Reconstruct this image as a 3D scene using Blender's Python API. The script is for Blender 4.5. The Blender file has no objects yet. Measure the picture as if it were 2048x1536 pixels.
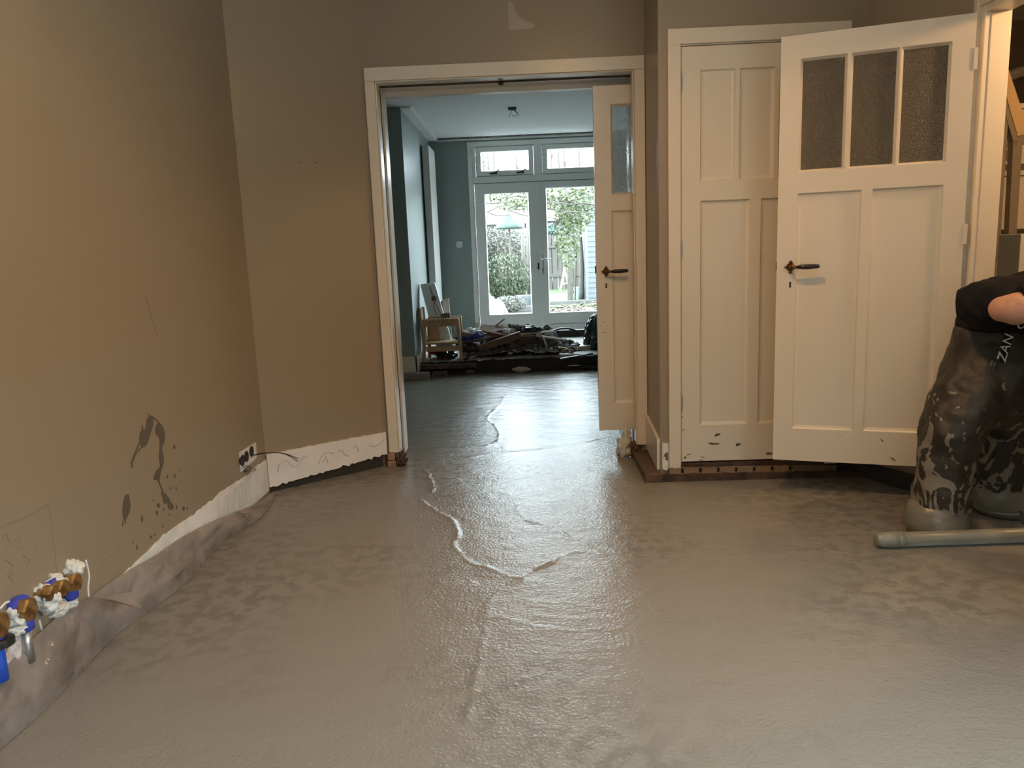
import bpy, bmesh, math, random
from mathutils import Vector, Matrix, noise
random.seed(7)
PI = math.pi
SC = bpy.context.scene
COL = SC.collection

# ------------------------------------------------------------------ camera
CF, CP, CR, CY, CH = 1499.3, .16794, -.038941, -.028768, 1.25
_f = Vector((math.sin(CY)*math.cos(CP), math.cos(CY)*math.cos(CP), -math.sin(CP)))
_r = Vector((math.cos(CY), -math.sin(CY), 0)); _u = _r.cross(_f)
RT = _r*math.cos(CR)+_u*math.sin(CR); UP = -_r*math.sin(CR)+_u*math.cos(CR); FW = _f
EYE = Vector((0, 0, CH))
cd = bpy.data.cameras.new('camera'); cam = bpy.data.objects.new('camera', cd); COL.objects.link(cam)
cd.sensor_width = 36; cd.lens = CF/2048*36; cd.clip_start = .02; cd.clip_end = 300
m = Matrix.Identity(4)
for i in range(3):
    m[i][0], m[i][1], m[i][2], m[i][3] = RT[i], UP[i], -FW[i], EYE[i]
cam.matrix_world = m
SC.camera = cam

def at(x, y, X=None, Y=None, Z=None):
    """the point of the place seen at photo position x, y on a given real plane"""
    d = RT*((x-1024)/CF)-UP*((y-768)/CF)+FW
    t = (X/d.x) if X is not None else (Y/d.y) if Y is not None else (Z-CH)/d.z
    return EYE+d*t

# ------------------------------------------------------------------ world, exposure, lights
SC.view_settings.view_transform = 'Standard'
SC.view_settings.look = 'None'
SC.view_settings.gamma = 1
SC.view_settings.use_curve_mapping = False
SC.view_settings.exposure = 0.0
W = bpy.data.worlds.new('overcast_sky'); SC.world = W; W.use_nodes = True
bg = W.node_tree.nodes['Background']
bg.inputs[0].default_value = (.80, .91, 1.0, 1); bg.inputs[1].default_value = 25.0

def portal(name, loc, rot, sx, sy):
    l = bpy.data.lights.new(name, 'AREA'); l.shape = 'RECTANGLE'; l.size = sx; l.size_y = sy
    l.cycles.is_portal = True
    o = bpy.data.objects.new(name, l); COL.objects.link(o); o.location = loc; o.rotation_euler = rot
portal('garden_daylight', (.16, 10.22, 1.45), (-PI/2, 0, 0), 1.8, 2.6)     # faces -Y into the house
portal('street_daylight', (-.45, -1.42, 1.5), (PI/2, 0, 0), 1.0, 1.7)
portal('added_side_daylight', (2.17, .1, 1.35), (0, PI/2, 0), 1.4, 2.1)  # portal of the added right-wall window
def lamp(name, loc, e, col, r=.06):
    l = bpy.data.lights.new(name, 'POINT'); l.energy = e; l.color = col; l.shadow_soft_size = r
    o = bpy.data.objects.new(name, l); COL.objects.link(o); o.location = loc
    return o
for nm, loc, en, ang in (('ceiling_spot', (.32, 2.5, 2.80), 98, 2.85), ('ceiling_spot', (-.75, 1.9, 2.80), 26, 2.2)):
    l = bpy.data.lights.new(nm, 'SPOT'); l.energy = en; l.color = (1, .53, .185); l.shadow_soft_size = .05; l.spot_size = ang; l.spot_blend = 1
    o = bpy.data.objects.new(nm, l); COL.objects.link(o); o.location = loc
lamp('ceiling_bulb', (.32, 2.55, 2.62), 9, (1, .53, .185), .05)
lamp('hall_bulb', (2.75, 3.0, 2.35), 60, (1, .60, .28), .06)

# ------------------------------------------------------------------ materials
def _n(nt, t, **k):
    n = nt.nodes.new(t)
    for a, b in k.items(): setattr(n, a, b)
    return n
def mat(name, col, rough=.5, metal=0, spec=.5, col2=None, nscale=4, ndetail=4, nlo=.35, nhi=.65, bump=0, bscale=40, bdist=.01,
        rough2=None, stretch=None, coat=0, bump2=0, b2scale=6):
    M = bpy.data.materials.new(name); M.use_nodes = True; nt = M.node_tree; b = nt.nodes['Principled BSDF']
    b.inputs['Base Color'].default_value = (*col, 1); b.inputs['Roughness'].default_value = rough
    b.inputs['Metallic'].default_value = metal; b.inputs['Specular IOR Level'].default_value = spec
    b.inputs['Coat Weight'].default_value = coat
    if coat: b.inputs['Coat Roughness'].default_value = .12
    tc = _n(nt, 'ShaderNodeTexCoord'); src = tc.outputs['Object']
    if stretch:
        mp = _n(nt, 'ShaderNodeMapping'); mp.inputs['Scale'].default_value = stretch
        nt.links.new(src, mp.inputs['Vector']); src = mp.outputs[0]
    if col2 is not None or rough2 is not None:
        nz = _n(nt, 'ShaderNodeTexNoise'); nz.inputs['Scale'].default_value = nscale; nz.inputs['Detail'].default_value = ndetail
        nt.links.new(src, nz.inputs['Vector'])
        mr = _n(nt, 'ShaderNodeMapRange'); mr.inputs[1].default_value = nlo; mr.inputs[2].default_value = nhi
        nt.links.new(nz.outputs[0], mr.inputs[0])
        if col2 is not None:
            mx = _n(nt, 'ShaderNodeMix', data_type='RGBA'); mx.inputs[6].default_value = (*col, 1); mx.inputs[7].default_value = (*col2, 1)
            nt.links.new(mr.outputs[0], mx.inputs[0]); nt.links.new(mx.outputs[2], b.inputs['Base Color'])
        if rough2 is not None:
            m2 = _n(nt, 'ShaderNodeMapRange'); m2.inputs[3].default_value = rough; m2.inputs[4].default_value = rough2
            nt.links.new(mr.outputs[0], m2.inputs[0]); nt.links.new(m2.outputs[0], b.inputs['Roughness'])
    if bump:
        bz = _n(nt, 'ShaderNodeTexNoise'); bz.inputs['Scale'].default_value = bscale; bz.inputs['Detail'].default_value = 4
        nt.links.new(src, bz.inputs['Vector'])
        bp = _n(nt, 'ShaderNodeBump'); bp.inputs['Strength'].default_value = bump; bp.inputs['Distance'].default_value = bdist
        nt.links.new(bz.outputs[0], bp.inputs['Height'])
        if bump2:
            bz2 = _n(nt, 'ShaderNodeTexNoise'); bz2.inputs['Scale'].default_value = b2scale; bz2.inputs['Detail'].default_value = 3
            nt.links.new(src, bz2.inputs['Vector'])
            bp2 = _n(nt, 'ShaderNodeBump'); bp2.inputs['Strength'].default_value = bump2; bp2.inputs['Distance'].default_value = .05
            nt.links.new(bz2.outputs[0], bp2.inputs['Height']); nt.links.new(bp2.outputs[0], bp.inputs['Normal'])
        nt.links.new(bp.outputs[0], b.inputs['Normal'])
    return M
def wood(name, c1, c2, rough=.5, axis=0, s=18):
    st = [s, s, s]; st[axis] = s*.08
    return mat(name, c1, rough, col2=c2, nscale=1, ndetail=6, nlo=.35, nhi=.7, bump=.25, bscale=3, bdist=.003, stretch=tuple(st))

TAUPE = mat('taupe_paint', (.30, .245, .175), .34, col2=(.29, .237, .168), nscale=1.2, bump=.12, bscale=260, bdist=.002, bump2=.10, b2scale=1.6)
BLUEGREY = mat('grey_green_paint', (.245, .30, .285), .42, bump=.1, bscale=220, bdist=.002)
WHITE = mat('cream_gloss_paint', (.68, .62, .52), .30, bump=.05, bscale=60, bdist=.002, bump2=.03, b2scale=5)
WHITE2 = mat('window_frame_paint', (.80, .81, .78), .34, bump=.04, bscale=60, bdist=.002)
CEIL = mat('ceiling_paint', (.84, .86, .86), .7, bump=.08, bscale=120, bdist=.002)
GROOVE = mat('joint_shadow_gap', (.03, .03, .028), .8)
PLASTER = mat('white_filler', (.80, .80, .80), .65, col2=(.64, .66, .64), nscale=9, bump=.5, bscale=30, bdist=.01, stretch=(1, 1, 1))
FILLGREEN = mat('scraped_filler', (.56, .62, .56), .7, col2=(.74, .76, .74), nscale=14, nlo=.4, nhi=.6, bump=.5, bscale=50, bdist=.004, stretch=(1, 6, .6))
ADHES = mat('adhesive_trail', (.56, .54, .52), .7, bump=.3, bscale=80)
RAWBOARD = mat('raw_skirting', (.76, .75, .74), .6, col2=(.69, .67, .65), nscale=6, bump=.25, bscale=45, bdist=.004)
SPLASH = mat('splashed_screed', (.115, .10, .075), .45, bump=.2, bscale=90, bdist=.004)
ROTWOOD = mat('damp_old_wood', (.10, .055, .033), .7, col2=(.035, .02, .015), nscale=14, bump=.8, bscale=40, bdist=.01)
OLDPINE = wood('old_pine', (.30, .20, .12), (.17, .10, .06), .7)
BROWNPAINT = mat('worn_brown_threshold', (.095, .048, .032), .6, col2=(.028, .018, .014), nscale=16, ndetail=6, bump=.5, bscale=40, bdist=.004)
DARKVOID = mat('dark_soil_and_shade', (.030, .027, .025), .9, bump=.6, bscale=30, bdist=.02)  # soil, and the painted shade under the corner skirting
CONC = mat('old_concrete', (.30, .295, .28), .75, col2=(.16, .15, .14), nscale=5, ndetail=8, bump=.6, bscale=25, bdist=.015)
BRICK = mat('rubble_brick', (.15, .105, .085), .85, col2=(.06, .05, .045), nscale=20, bump=.7, bscale=60, bdist=.006)
BRICKG = mat('rubble_grey', (.20, .19, .175), .85, col2=(.09, .08, .075), nscale=20, bump=.7, bscale=60, bdist=.006)
RUBBLE = mat('rubble_dust', (.075, .06, .052), .9, col2=(.03, .026, .024), nscale=12, bump=.9, bscale=50, bdist=.02)
BIRCH = wood('birch_wood', (.46, .31, .17), (.36, .23, .12), .45, axis=2)
PLANK = wood('brown_plank', (.22, .125, .075), (.12, .068, .045), .6)
PALEW = wood('pale_batten', (.55, .47, .37), (.42, .35, .27), .6)
BLACKP = mat('black_plastic', (.015, .016, .018), .3, bump=.3, bscale=14, bdist=.03)
BAGBLK = mat('bin_bag_plastic', (.03, .036, .045), .22, bump=.8, bscale=9, bdist=.05)
BLUEP = mat('blue_plastic', (.012, .03, .30), .35, bump=.4, bscale=30)
BLUEBR = mat('blue_pipe_plastic', (.02, .10, .62), .3, bump=.15, bscale=50)
BLUECAP = mat('blue_collar_plastic', (.05, .07, .48), .4, bump=.2, bscale=50)
WHITEP = mat('white_plastic', (.72, .76, .78), .4, bump=.4, bscale=20, bdist=.02)
YELLOW = mat('yellow_hose', (.62, .50, .08), .4, bump=.1, bscale=30)
REDP = mat('red_plastic', (.35, .02, .02), .4, bump=.1, bscale=30)
PINK = mat('pink_ball_rubber', (0.315, 0.042, 0.067), .4, bump=.1, bscale=30)
BRASS = mat('tarnished_brass', (.42, .24, .085), .42, metal=.65, col2=(.20, .10, .035), nscale=30, nlo=.4, nhi=.6, bump=.3, bscale=70, bdist=.004)
BRONZE = mat('aged_bronze', (.16, .09, .045), .3, metal=.9, bump=.2, bscale=90, bdist=.003)
STEEL = mat('galvanised_steel', (.50, .50, .48), .35, metal=.9, bump=.1, bscale=80, bdist=.002)
SCREEDBAR = mat('screed_coated_tube', (.20, .20, .165), .33, col2=(.25, .245, .20), nscale=9, bump=.25, bscale=25, bdist=.006)
RADW = mat('radiator_enamel', (.62, .62, .58), .3, bump=.03, bscale=40)
DARKBOX = mat('dark_back_box', (.012, .012, .018), .5, bump=.1, bscale=40)
SKIN = mat('skin', (.42, .215, .15), .5, col2=(.48, .25, .17), nscale=8, bump=.15, bscale=120, bdist=.002)
SHIRT = mat('black_cotton', (.007, .007, .011), .95, spec=.15, col2=(.016, .016, .02), nscale=12, bump=.4, bscale=9, bdist=.03)
HAIR = mat('dark_brown_hair', (.04, .025, .018), .6, bump=.6, bscale=120)
LOGOW = mat('white_print', (.70, .70, .70), .6, bump=.05, bscale=50)
LOGOG = mat('green_print', (.10, .35, .12), .6, bump=.05, bscale=50)
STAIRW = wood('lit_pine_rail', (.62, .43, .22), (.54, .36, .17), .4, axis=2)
STAIRD = mat('brown_grey_stair_paint', (.24, .20, .15), .5, bump=.05, bscale=50)
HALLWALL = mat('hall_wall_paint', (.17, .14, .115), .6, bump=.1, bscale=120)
GRASS = mat('lawn_grass', (0.044, 0.076, 0.014), .8, col2=(0.022, 0.047, 0.010), nscale=3, bump=.7, bscale=30, bdist=.05)
SOIL = mat('garden_soil', (0.033, 0.025, 0.020), .9, col2=(0.020, 0.015, 0.013), nscale=6, bump=.8, bscale=12, bdist=.05)
PATIO = mat('pale_patio', (0.076, 0.073, 0.069), .8, col2=(0.055, 0.053, 0.050), nscale=3, bump=.3, bscale=20)
LEAFB = mat('rosemary_leaf', (0.032, 0.049, 0.024), .6, col2=(0.053, 0.066, 0.041), nscale=30, nlo=.4, nhi=.6)
LEAFG = mat('grey_shrub_leaf', (0.038, 0.041, 0.032), .6, col2=(0.060, 0.057, 0.044), nscale=30, nlo=.4, nhi=.6)
LEAFI = mat('ivy_leaf', (0.028, 0.047, 0.011), .5, col2=(0.063, 0.079, 0.019), nscale=20, nlo=.4, nhi=.6)
LEAFT = mat('teal_conifer_leaf', (0.021, 0.050, 0.042), .6, col2=(0.038, 0.071, 0.055), nscale=20)
DEADLF = mat('fallen_leaf', (0.050, 0.022, 0.011), .7, col2=(0.083, 0.055, 0.038), nscale=15, nlo=.4, nhi=.6)
BARK = mat('grey_bark', (0.067, 0.059, 0.048), .85, col2=(0.042, 0.038, 0.029), nscale=12, bump=.8, bscale=30, bdist=.02)
FENCEW = wood('weathered_fence', (0.061, 0.054, 0.046), (0.043, 0.038, 0.030), .8, axis=2, s=6)
SHEDW = mat('white_weatherboard', (0.065, 0.073, 0.078), .6, bump=.1, bscale=20)
ROOFT = mat('brown_roof', (0.055, 0.036, 0.029), .8, bump=.5, bscale=20)
TARP = mat('white_tarpaulin', (0.076, 0.083, 0.086), .5, bump=.6, bscale=8, bdist=.05)
GREENP = mat('green_canvas', (0.009, 0.036, 0.028), .6, bump=.3, bscale=20)

def glass_thin(name, tint=(.93, .96, .95), gloss=.08, rough=.0, bscale=0, bstr=0):
    M = bpy.data.materials.new(name); M.use_nodes = True; nt = M.node_tree; nt.nodes.clear()
    out = _n(nt, 'ShaderNodeOutputMaterial'); mx = _n(nt, 'ShaderNodeMixShader'); tr = _n(nt, 'ShaderNodeBsdfTransparent')
    gl = _n(nt, 'ShaderNodeBsdfGlossy'); tr.inputs[0].default_value = (*tint, 1); gl.inputs['Roughness'].default_value = rough
    mx.inputs[0].default_value = gloss
    nt.links.new(tr.outputs[0], mx.inputs[1]); nt.links.new(gl.outputs[0], mx.inputs[2]); nt.links.new(mx.outputs[0], out.inputs[0])
    return M
GLASS = glass_thin('clear_pane')
def glass_obscure(name, col, tcol, trans=.5, rough=.35, vs=160, bstr=.8):
    """pebbled obscured glass: rough principled with a hammered bump, partly see-through"""
    M = bpy.data.materials.new(name); M.use_nodes = True; nt = M.node_tree; b = nt.nodes['Principled BSDF']
    b.inputs['Base Color'].default_value = (*col, 1); b.inputs['Roughness'].default_value = rough
    b.inputs['Specular IOR Level'].default_value = .8
    tc = _n(nt, 'ShaderNodeTexCoord'); v = _n(nt, 'ShaderNodeTexVoronoi'); v.inputs['Scale'].default_value = vs
    nt.links.new(tc.outputs['Object'], v.inputs['Vector'])
    bp = _n(nt, 'ShaderNodeBump'); bp.inputs['Strength'].default_value = bstr; bp.inputs['Distance'].default_value = .004
    nt.links.new(v.outputs['Distance'], bp.inputs['Height']); nt.links.new(bp.outputs[0], b.inputs['Normal'])
    t = _n(nt, 'ShaderNodeBsdfTranslucent'); t.inputs[0].default_value = (*tcol, 1); nt.links.new(bp.outputs[0], t.inputs['Normal'])
    g = _n(nt, 'ShaderNodeBsdfTransparent'); g.inputs[0].default_value = (*tcol, 1)
    mr = _n(nt, 'ShaderNodeMapRange'); mr.inputs[1].default_value = .15; mr.inputs[2].default_value = .55
    mr.inputs[3].default_value = .1; mr.inputs[4].default_value = .75
    nt.links.new(v.outputs['Distance'], mr.inputs[0])
    m1 = _n(nt, 'ShaderNodeMixShader'); m2 = _n(nt, 'ShaderNodeMixShader'); m2.inputs[0].default_value = trans
    nt.links.new(mr.outputs[0], m1.inputs[0]); nt.links.new(t.outputs[0], m1.inputs[1]); nt.links.new(g.outputs[0], m1.inputs[2])
    out = nt.nodes['Material Output']
    nt.links.new(b.outputs[0], m2.inputs[1]); nt.links.new(m1.outputs[0], m2.inputs[2]); nt.links.new(m2.outputs[0], out.inputs[0])
    return M
OBSC = glass_obscure('hammered_obscure_glass', (.15, .13, .10), (.5, .5, .45), .3, .20, 150, 1.0)
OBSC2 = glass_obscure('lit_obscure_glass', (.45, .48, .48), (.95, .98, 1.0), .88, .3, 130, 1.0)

def sheet_mat():
    M = bpy.data.materials.new('smoky_plastic_film'); M.use_nodes = True; nt = M.node_tree; b = nt.nodes['Principled BSDF']
    b.inputs['Base Color'].default_value = (.30, .265, .235, 1); b.inputs['Roughness'].default_value = .14
    tc = _n(nt, 'ShaderNodeTexCoord'); z = _n(nt, 'ShaderNodeTexNoise'); z.inputs['Scale'].default_value = 6; z.inputs['Detail'].default_value = 5
    nt.links.new(tc.outputs['Object'], z.inputs['Vector'])
    bp = _n(nt, 'ShaderNodeBump'); bp.inputs['Strength'].default_value = .9; bp.inputs['Distance'].default_value = .03
    nt.links.new(z.outputs[0], bp.inputs['Height']); nt.links.new(bp.outputs[0], b.inputs['Normal'])
    cr = _n(nt, 'ShaderNodeMapRange'); cr.inputs[1].default_value = .35; cr.inputs[2].default_value = .7; cr.inputs[3].default_value = .12; cr.inputs[4].default_value = .60
    nt.links.new(z.outputs[0], cr.inputs[0])
    t = _n(nt, 'ShaderNodeBsdfTransparent'); t.inputs[0].default_value = (.75, .70, .65, 1)
    mx = _n(nt, 'ShaderNodeMixShader'); nt.links.new(cr.outputs[0], mx.inputs[0])
    nt.links.new(b.outputs[0], mx.inputs[1]); nt.links.new(t.outputs[0], mx.inputs[2]); nt.links.new(mx.outputs[0], nt.nodes['Material Output'].inputs[0])
    return M
FILM = sheet_mat()

def screed_mat():
    M = bpy.data.materials.new('wet_anhydrite_screed'); M.use_nodes = True; nt = M.node_tree; b = nt.nodes['Principled BSDF']
    L = nt.links.new
    tc = _n(nt, 'ShaderNodeTexCoord'); P = tc.outputs['Object']
    def nz(s, d=4, st=None):
        n = _n(nt, 'ShaderNodeTexNoise'); n.inputs['Scale'].default_value = s; n.inputs['Detail'].default_value = d
        if st:
            mp = _n(nt, 'ShaderNodeMapping'); mp.inputs['Scale'].default_value = st; L(P, mp.inputs[0]); L(mp.outputs[0], n.inputs['Vector'])
        else: L(P, n.inputs['Vector'])
        return n
    def mr(src, a, c, lo, hi):
        r = _n(nt, 'ShaderNodeMapRange'); r.inputs[1].default_value = a; r.inputs[2].default_value = c
        r.inputs[3].default_value = lo; r.inputs[4].default_value = hi; L(src, r.inputs[0]); return r.outputs[0]
    big = nz(.9, 3); fine = nz(16, 8); grain = nz(85, 4); mid = nz(7, 6, (1.0, 1.5, 1)); sw = nz(26, 4)
    blot = _n(nt, 'ShaderNodeMath', operation='MULTIPLY'); L(mr(big.outputs[0], .45, .6, 0, 1), blot.inputs[0]); L(mr(fine.outputs[0], .46, .56, 0, 1), blot.inputs[1])
    mx = _n(nt, 'ShaderNodeMix', data_type='RGBA'); mx.inputs[6].default_value = (.232, .216, .185, 1); mx.inputs[7].default_value = (.180, .166, .140, 1)
    L(blot.outputs[0], mx.inputs[0]); L(mx.outputs[2], b.inputs['Base Color'])
    L(mr(big.outputs[0], .3, .7, .15, .22), b.inputs['Roughness'])
    b.inputs['Specular IOR Level'].default_value = .36
    h1 = _n(nt, 'ShaderNodeBump'); h1.inputs['Strength'].default_value = .16; h1.inputs['Distance'].default_value = .03; L(mid.outputs[0], h1.inputs['Height'])
    h2 = _n(nt, 'ShaderNodeBump'); h2.inputs['Strength'].default_value = .36; h2.inputs['Distance'].default_value = .006; L(sw.outputs[0], h2.inputs['Height']); L(h1.outputs[0], h2.inputs['Normal'])
    h3 = _n(nt, 'ShaderNodeBump'); h3.inputs['Strength'].default_value = .9; h3.inputs['Distance'].default_value = .0034; L(grain.outputs[0], h3.inputs['Height']); L(h2.outputs[0], h3.inputs['Normal'])
    L(h3.outputs[0], b.inputs['Normal'])
    return M
SCREED = screed_mat()

def trousers_mat():
    M = bpy.data.materials.new('splattered_waterproof_cloth'); M.use_nodes = True; nt = M.node_tree; b = nt.nodes['Principled BSDF']; L = nt.links.new
    tc = _n(nt, 'ShaderNodeTexCoord'); sep = _n(nt, 'ShaderNodeSeparateXYZ'); L(tc.outputs['Object'], sep.inputs[0])
    n = _n(nt, 'ShaderNodeTexNoise'); n.inputs['Scale'].default_value = 9; n.inputs['Detail'].default_value = 2.5; n.inputs['Distortion'].default_value = 2.6
    mp = _n(nt, 'ShaderNodeMapping'); mp.inputs['Scale'].default_value = (1.2, 1.2, .7); L(tc.outputs['Object'], mp.inputs[0]); L(mp.outputs[0], n.inputs['Vector'])
    h = _n(nt, 'ShaderNodeMapRange'); h.inputs[1].default_value = .08; h.inputs[2].default_value = .72; h.inputs[3].default_value = .04; h.inputs[4].default_value = -.185; L(sep.outputs[2], h.inputs[0])
    lo = _n(nt, 'ShaderNodeMapRange'); lo.inputs[1].default_value = .07; lo.inputs[2].default_value = .13; lo.inputs[3].default_value = .5; lo.inputs[4].default_value = 0; L(sep.outputs[2], lo.inputs[0])
    a = _n(nt, 'ShaderNodeMath', operation='ADD'); L(n.outputs[0], a.inputs[0]); L(h.outputs[0], a.inputs[1])
    a2 = _n(nt, 'ShaderNodeMath', operation='ADD'); L(a.outputs[0], a2.inputs[0]); L(lo.outputs[0], a2.inputs[1])
    r = _n(nt, 'ShaderNodeMapRange'); r.inputs[1].default_value = .512; r.inputs[2].default_value = .527; L(a2.outputs[0], r.inputs[0])
    mx = _n(nt, 'ShaderNodeMix', data_type='RGBA'); mx.inputs[6].default_value = (.026, .023, .021, 1); mx.inputs[7].default_value = (.19, .175, .14, 1)
    L(r.outputs[0], mx.inputs[0]); L(mx.outputs[2], b.inputs['Base Color'])
    b.inputs['Roughness'].default_value = .55
    n2 = _n(nt, 'ShaderNodeTexNoise'); n2.inputs['Scale'].default_value = 9; n2.inputs['Detail'].default_value = 4; L(tc.outputs['Object'], n2.inputs['Vector'])
    bp = _n(nt, 'ShaderNodeBump'); bp.inputs['Strength'].default_value = .6; bp.inputs['Distance'].default_value = .03; L(n2.outputs[0], bp.inputs['Height'])
    bp2 = _n(nt, 'ShaderNodeBump'); bp2.inputs['Strength'].default_value = .5; bp2.inputs['Distance'].default_value = .004; L(r.outputs[0], bp2.inputs['Height']); L(bp.outputs[0], bp2.inputs['Normal'])
    L(bp2.outputs[0], b.inputs['Normal'])
    return M
TROUS = trousers_mat()

# ------------------------------------------------------------------ building helpers
def tag(o, label=None, cat=None, group=None, kind=None):
    if label: o['label'] = label
    if cat: o['category'] = cat
    if group: o['group'] = group
    if kind: o['kind'] = kind
    return o
def empty(name, loc, label=None, cat=None, group=None, kind=None, rz=0, parent=None):
    o = bpy.data.objects.new(name, None); COL.objects.link(o); o.empty_display_size = .1
    o.location = loc; o.rotation_euler = (0, 0, rz)
    if parent: o.parent = parent
    return tag(o, label, cat, group, kind)
class MB:
    """collects shapes in world coordinates (or local ones) and links them as one mesh object"""
    def __init__(s): s.bm = bmesh.new()
    def quad(s, *p):
        s.bm.faces.new([s.bm.verts.new(Vector(q)) for q in p]); return s
    def box(s, a, b):
        x0, y0, z0 = a; x1, y1, z1 = b
        return s.hexa([(x0, y0, z0), (x1, y0, z0), (x1, y1, z0), (x0, y1, z0)], [(x0, y0, z1), (x1, y0, z1), (x1, y1, z1), (x0, y1, z1)])
    def hexa(s, lo, hi):
        v = [s.bm.verts.new(Vector(q)) for q in list(lo)+list(hi)]; n = len(lo)
        s.bm.faces.new(v[:n][::-1]); s.bm.faces.new(v[n:])
        for i in range(n): s.bm.faces.new((v[i], v[(i+1) % n], v[n+(i+1) % n], v[n+i]))
        return s
    def bar(s, p, q, w, h, up=(0, 0, 1)):
        p, q = Vector(p), Vector(q); d = (q-p).normalized(); up = Vector(up)
        sd = d.cross(up)
        if sd.length < 1e-4: sd = d.cross(Vector((1, 0, 0)))
        sd.normalize(); u = sd.cross(d)
        c = [sd*(-w/2)-u*(h/2), sd*(w/2)-u*(h/2), sd*(w/2)+u*(h/2), sd*(-w/2)+u*(h/2)]
        return s.hexa([p+k for k in c], [q+k for k in c])
    def prism(s, pts, dv):
        pts = [Vector(p) for p in pts]; dv = Vector(dv)
        return s.hexa(pts, [p+dv for p in pts])
    def tube(s, pts, r, seg=8, caps=True):
        pts = [Vector(p) for p in pts]; n = len(pts); rr = r if isinstance(r, (list, tuple)) else [r]*n
        rings = []; prev = None
        for i, p in enumerate(pts):
            d = (pts[min(i+1, n-1)]-pts[max(i-1, 0)]).normalized()
            if prev is None:
                a = d.orthogonal().normalized()
            else:
                a = (prev-d*prev.dot(d)).normalized()
            prev = a; b = d.cross(a)
            q = rr[i]; ra, rb = q if isinstance(q, tuple) else (q, q)
            rings.append([s.bm.verts.new(p+a*math.cos(t*2*PI/seg)*ra+b*math.sin(t*2*PI/seg)*rb) for t in range(seg)])
        for i in range(n-1):
            for t in range(seg): s.bm.faces.new((rings[i][t], rings[i][(t+1) % seg], rings[i+1][(t+1) % seg], rings[i+1][t]))
        if caps: s.bm.faces.new(rings[0][::-1]); s.bm.faces.new(rings[-1])
        return s
    def loft(s, secs, seg=20):
        """secs: (centre, rx, ry[, tilt vector x axis, y axis])"""
        rings = []
        for c in secs:
            o = Vector(c[0]); ax = Vector(c[3]) if len(c) > 3 else Vector((1, 0, 0)); ay = Vector(c[4]) if len(c) > 4 else Vector((0, 1, 0))
            rings.append([s.bm.verts.new(o+ax*math.cos(t*2*PI/seg)*c[1]+ay*math.sin(t*2*PI/seg)*c[2]) for t in range(seg)])
        for i in range(len(rings)-1):
            for t in range(seg): s.bm.faces.new((rings[i][t], rings[i][(t+1) % seg], rings[i+1][(t+1) % seg], rings[i+1][t]))
        s.bm.faces.new(rings[0][::-1]); s.bm.faces.new(rings[-1])
        return s
    def blob(s, c, r, sub=2, amp=.15, sc=3, seed=0, keep=None):
        r = Vector(r) if not isinstance(r, (int, float)) else Vector((r, r, r))
        g = bmesh.ops.create_icosphere(s.bm, subdivisions=sub, radius=1)
        for v in g['verts']:
            k = 1+amp*noise.noise(v.co*sc+Vector((seed*3.1, seed, 0)))*2
            v.co = Vector((v.co.x*r.x, v.co.y*r.y, v.co.z*r.z))*k+Vector(c)
            if keep is not None and v.co.z < keep: v.co.z = keep
        return s
    def lathe(s, c, axis, prof, seg=16):
        c = Vector(c); ax = Vector(axis).normalized(); a = ax.orthogonal().normalized(); b = ax.cross(a); rings = []
        for d, r in prof: rings.append([s.bm.verts.new(c+ax*d+(a*math.cos(t*2*PI/seg)+b*math.sin(t*2*PI/seg))*max(r, 1e-4)) for t in range(seg)])
        for i in range(len(rings)-1):
            for t in range(seg): s.bm.faces.new((rings[i][t], rings[i][(t+1) % seg], rings[i+1][(t+1) % seg], rings[i+1][t]))
        s.bm.faces.new(rings[0][::-1]); s.bm.faces.new(rings[-1])
        return s
    def build(s, name, M, parent=None, smooth=False, bevel=0, label=None, cat=None, group=None, kind=None, remesh=0, sub=0, local=False, smoothm=0):
        me = bpy.data.meshes.new(name); bmesh.ops.recalc_face_normals(s.bm, faces=s.bm.faces)
        off = Vector((0, 0, 0))
        if parent is not None and not local:
            p = parent
            while p is not None: off += Vector(p.location); p = p.parent
        elif parent is None and not local:
            vs = s.bm.verts; lo = Vector([min(v.co[i] for v in vs) for i in range(3)]); hi = Vector([max(v.co[i] for v in vs) for i in range(3)])
            off = Vector(((lo.x+hi.x)/2, (lo.y+hi.y)/2, lo.z))
        for v in s.bm.verts: v.co -= off
        s.bm.to_mesh(me); s.bm.free()
        o = bpy.data.objects.new(name, me); COL.objects.link(o); me.materials.append(M)
        if parent is not None: o.parent = parent
        elif not local: o.location = off
        if smooth or remesh:
            for f in me.polygons: f.use_smooth = True
        if remesh:
            md = o.modifiers.new('fuse', 'REMESH'); md.mode = 'VOXEL'; md.voxel_size = remesh; md.use_smooth_shade = True
        if smoothm:
            md = o.modifiers.new('soft', 'SMOOTH'); md.factor = .6; md.iterations = smoothm
        if sub:
            md = o.modifiers.new('subdiv', 'SUBSURF'); md.levels = sub; md.render_levels = sub
        if bevel:
            md = o.modifiers.new('bevel', 'BEVEL'); md.width = bevel; md.segments = 2; md.limit_method = 'ANGLE'; md.angle_limit = .7
        return tag(o, label, cat, group, kind)
def catmull(pts, n=6, closed=False):
    P = [Vector(p) for p in pts]; N = len(P); out = []
    rng = range(N) if closed else range(N-1)
    for i in rng:
        g = (lambda k: P[k % N]) if closed else (lambda k: P[max(0, min(N-1, k))])
        a, b, c, d = g(i-1), g(i), g(i+1), g(i+2)
        for k in range(n):
            t = k/n
            out.append(.5*((2*b)+(c-a)*t+(2*a-5*b+4*c-d)*t*t+(3*b-a-3*c+d)*t**3))
    if not closed: out.append(P[-1])
    return out
def struct(name, mb, M, parent=None, **k):
    return mb.build(name, M, parent, kind=None if parent else 'structure', **k)

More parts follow.
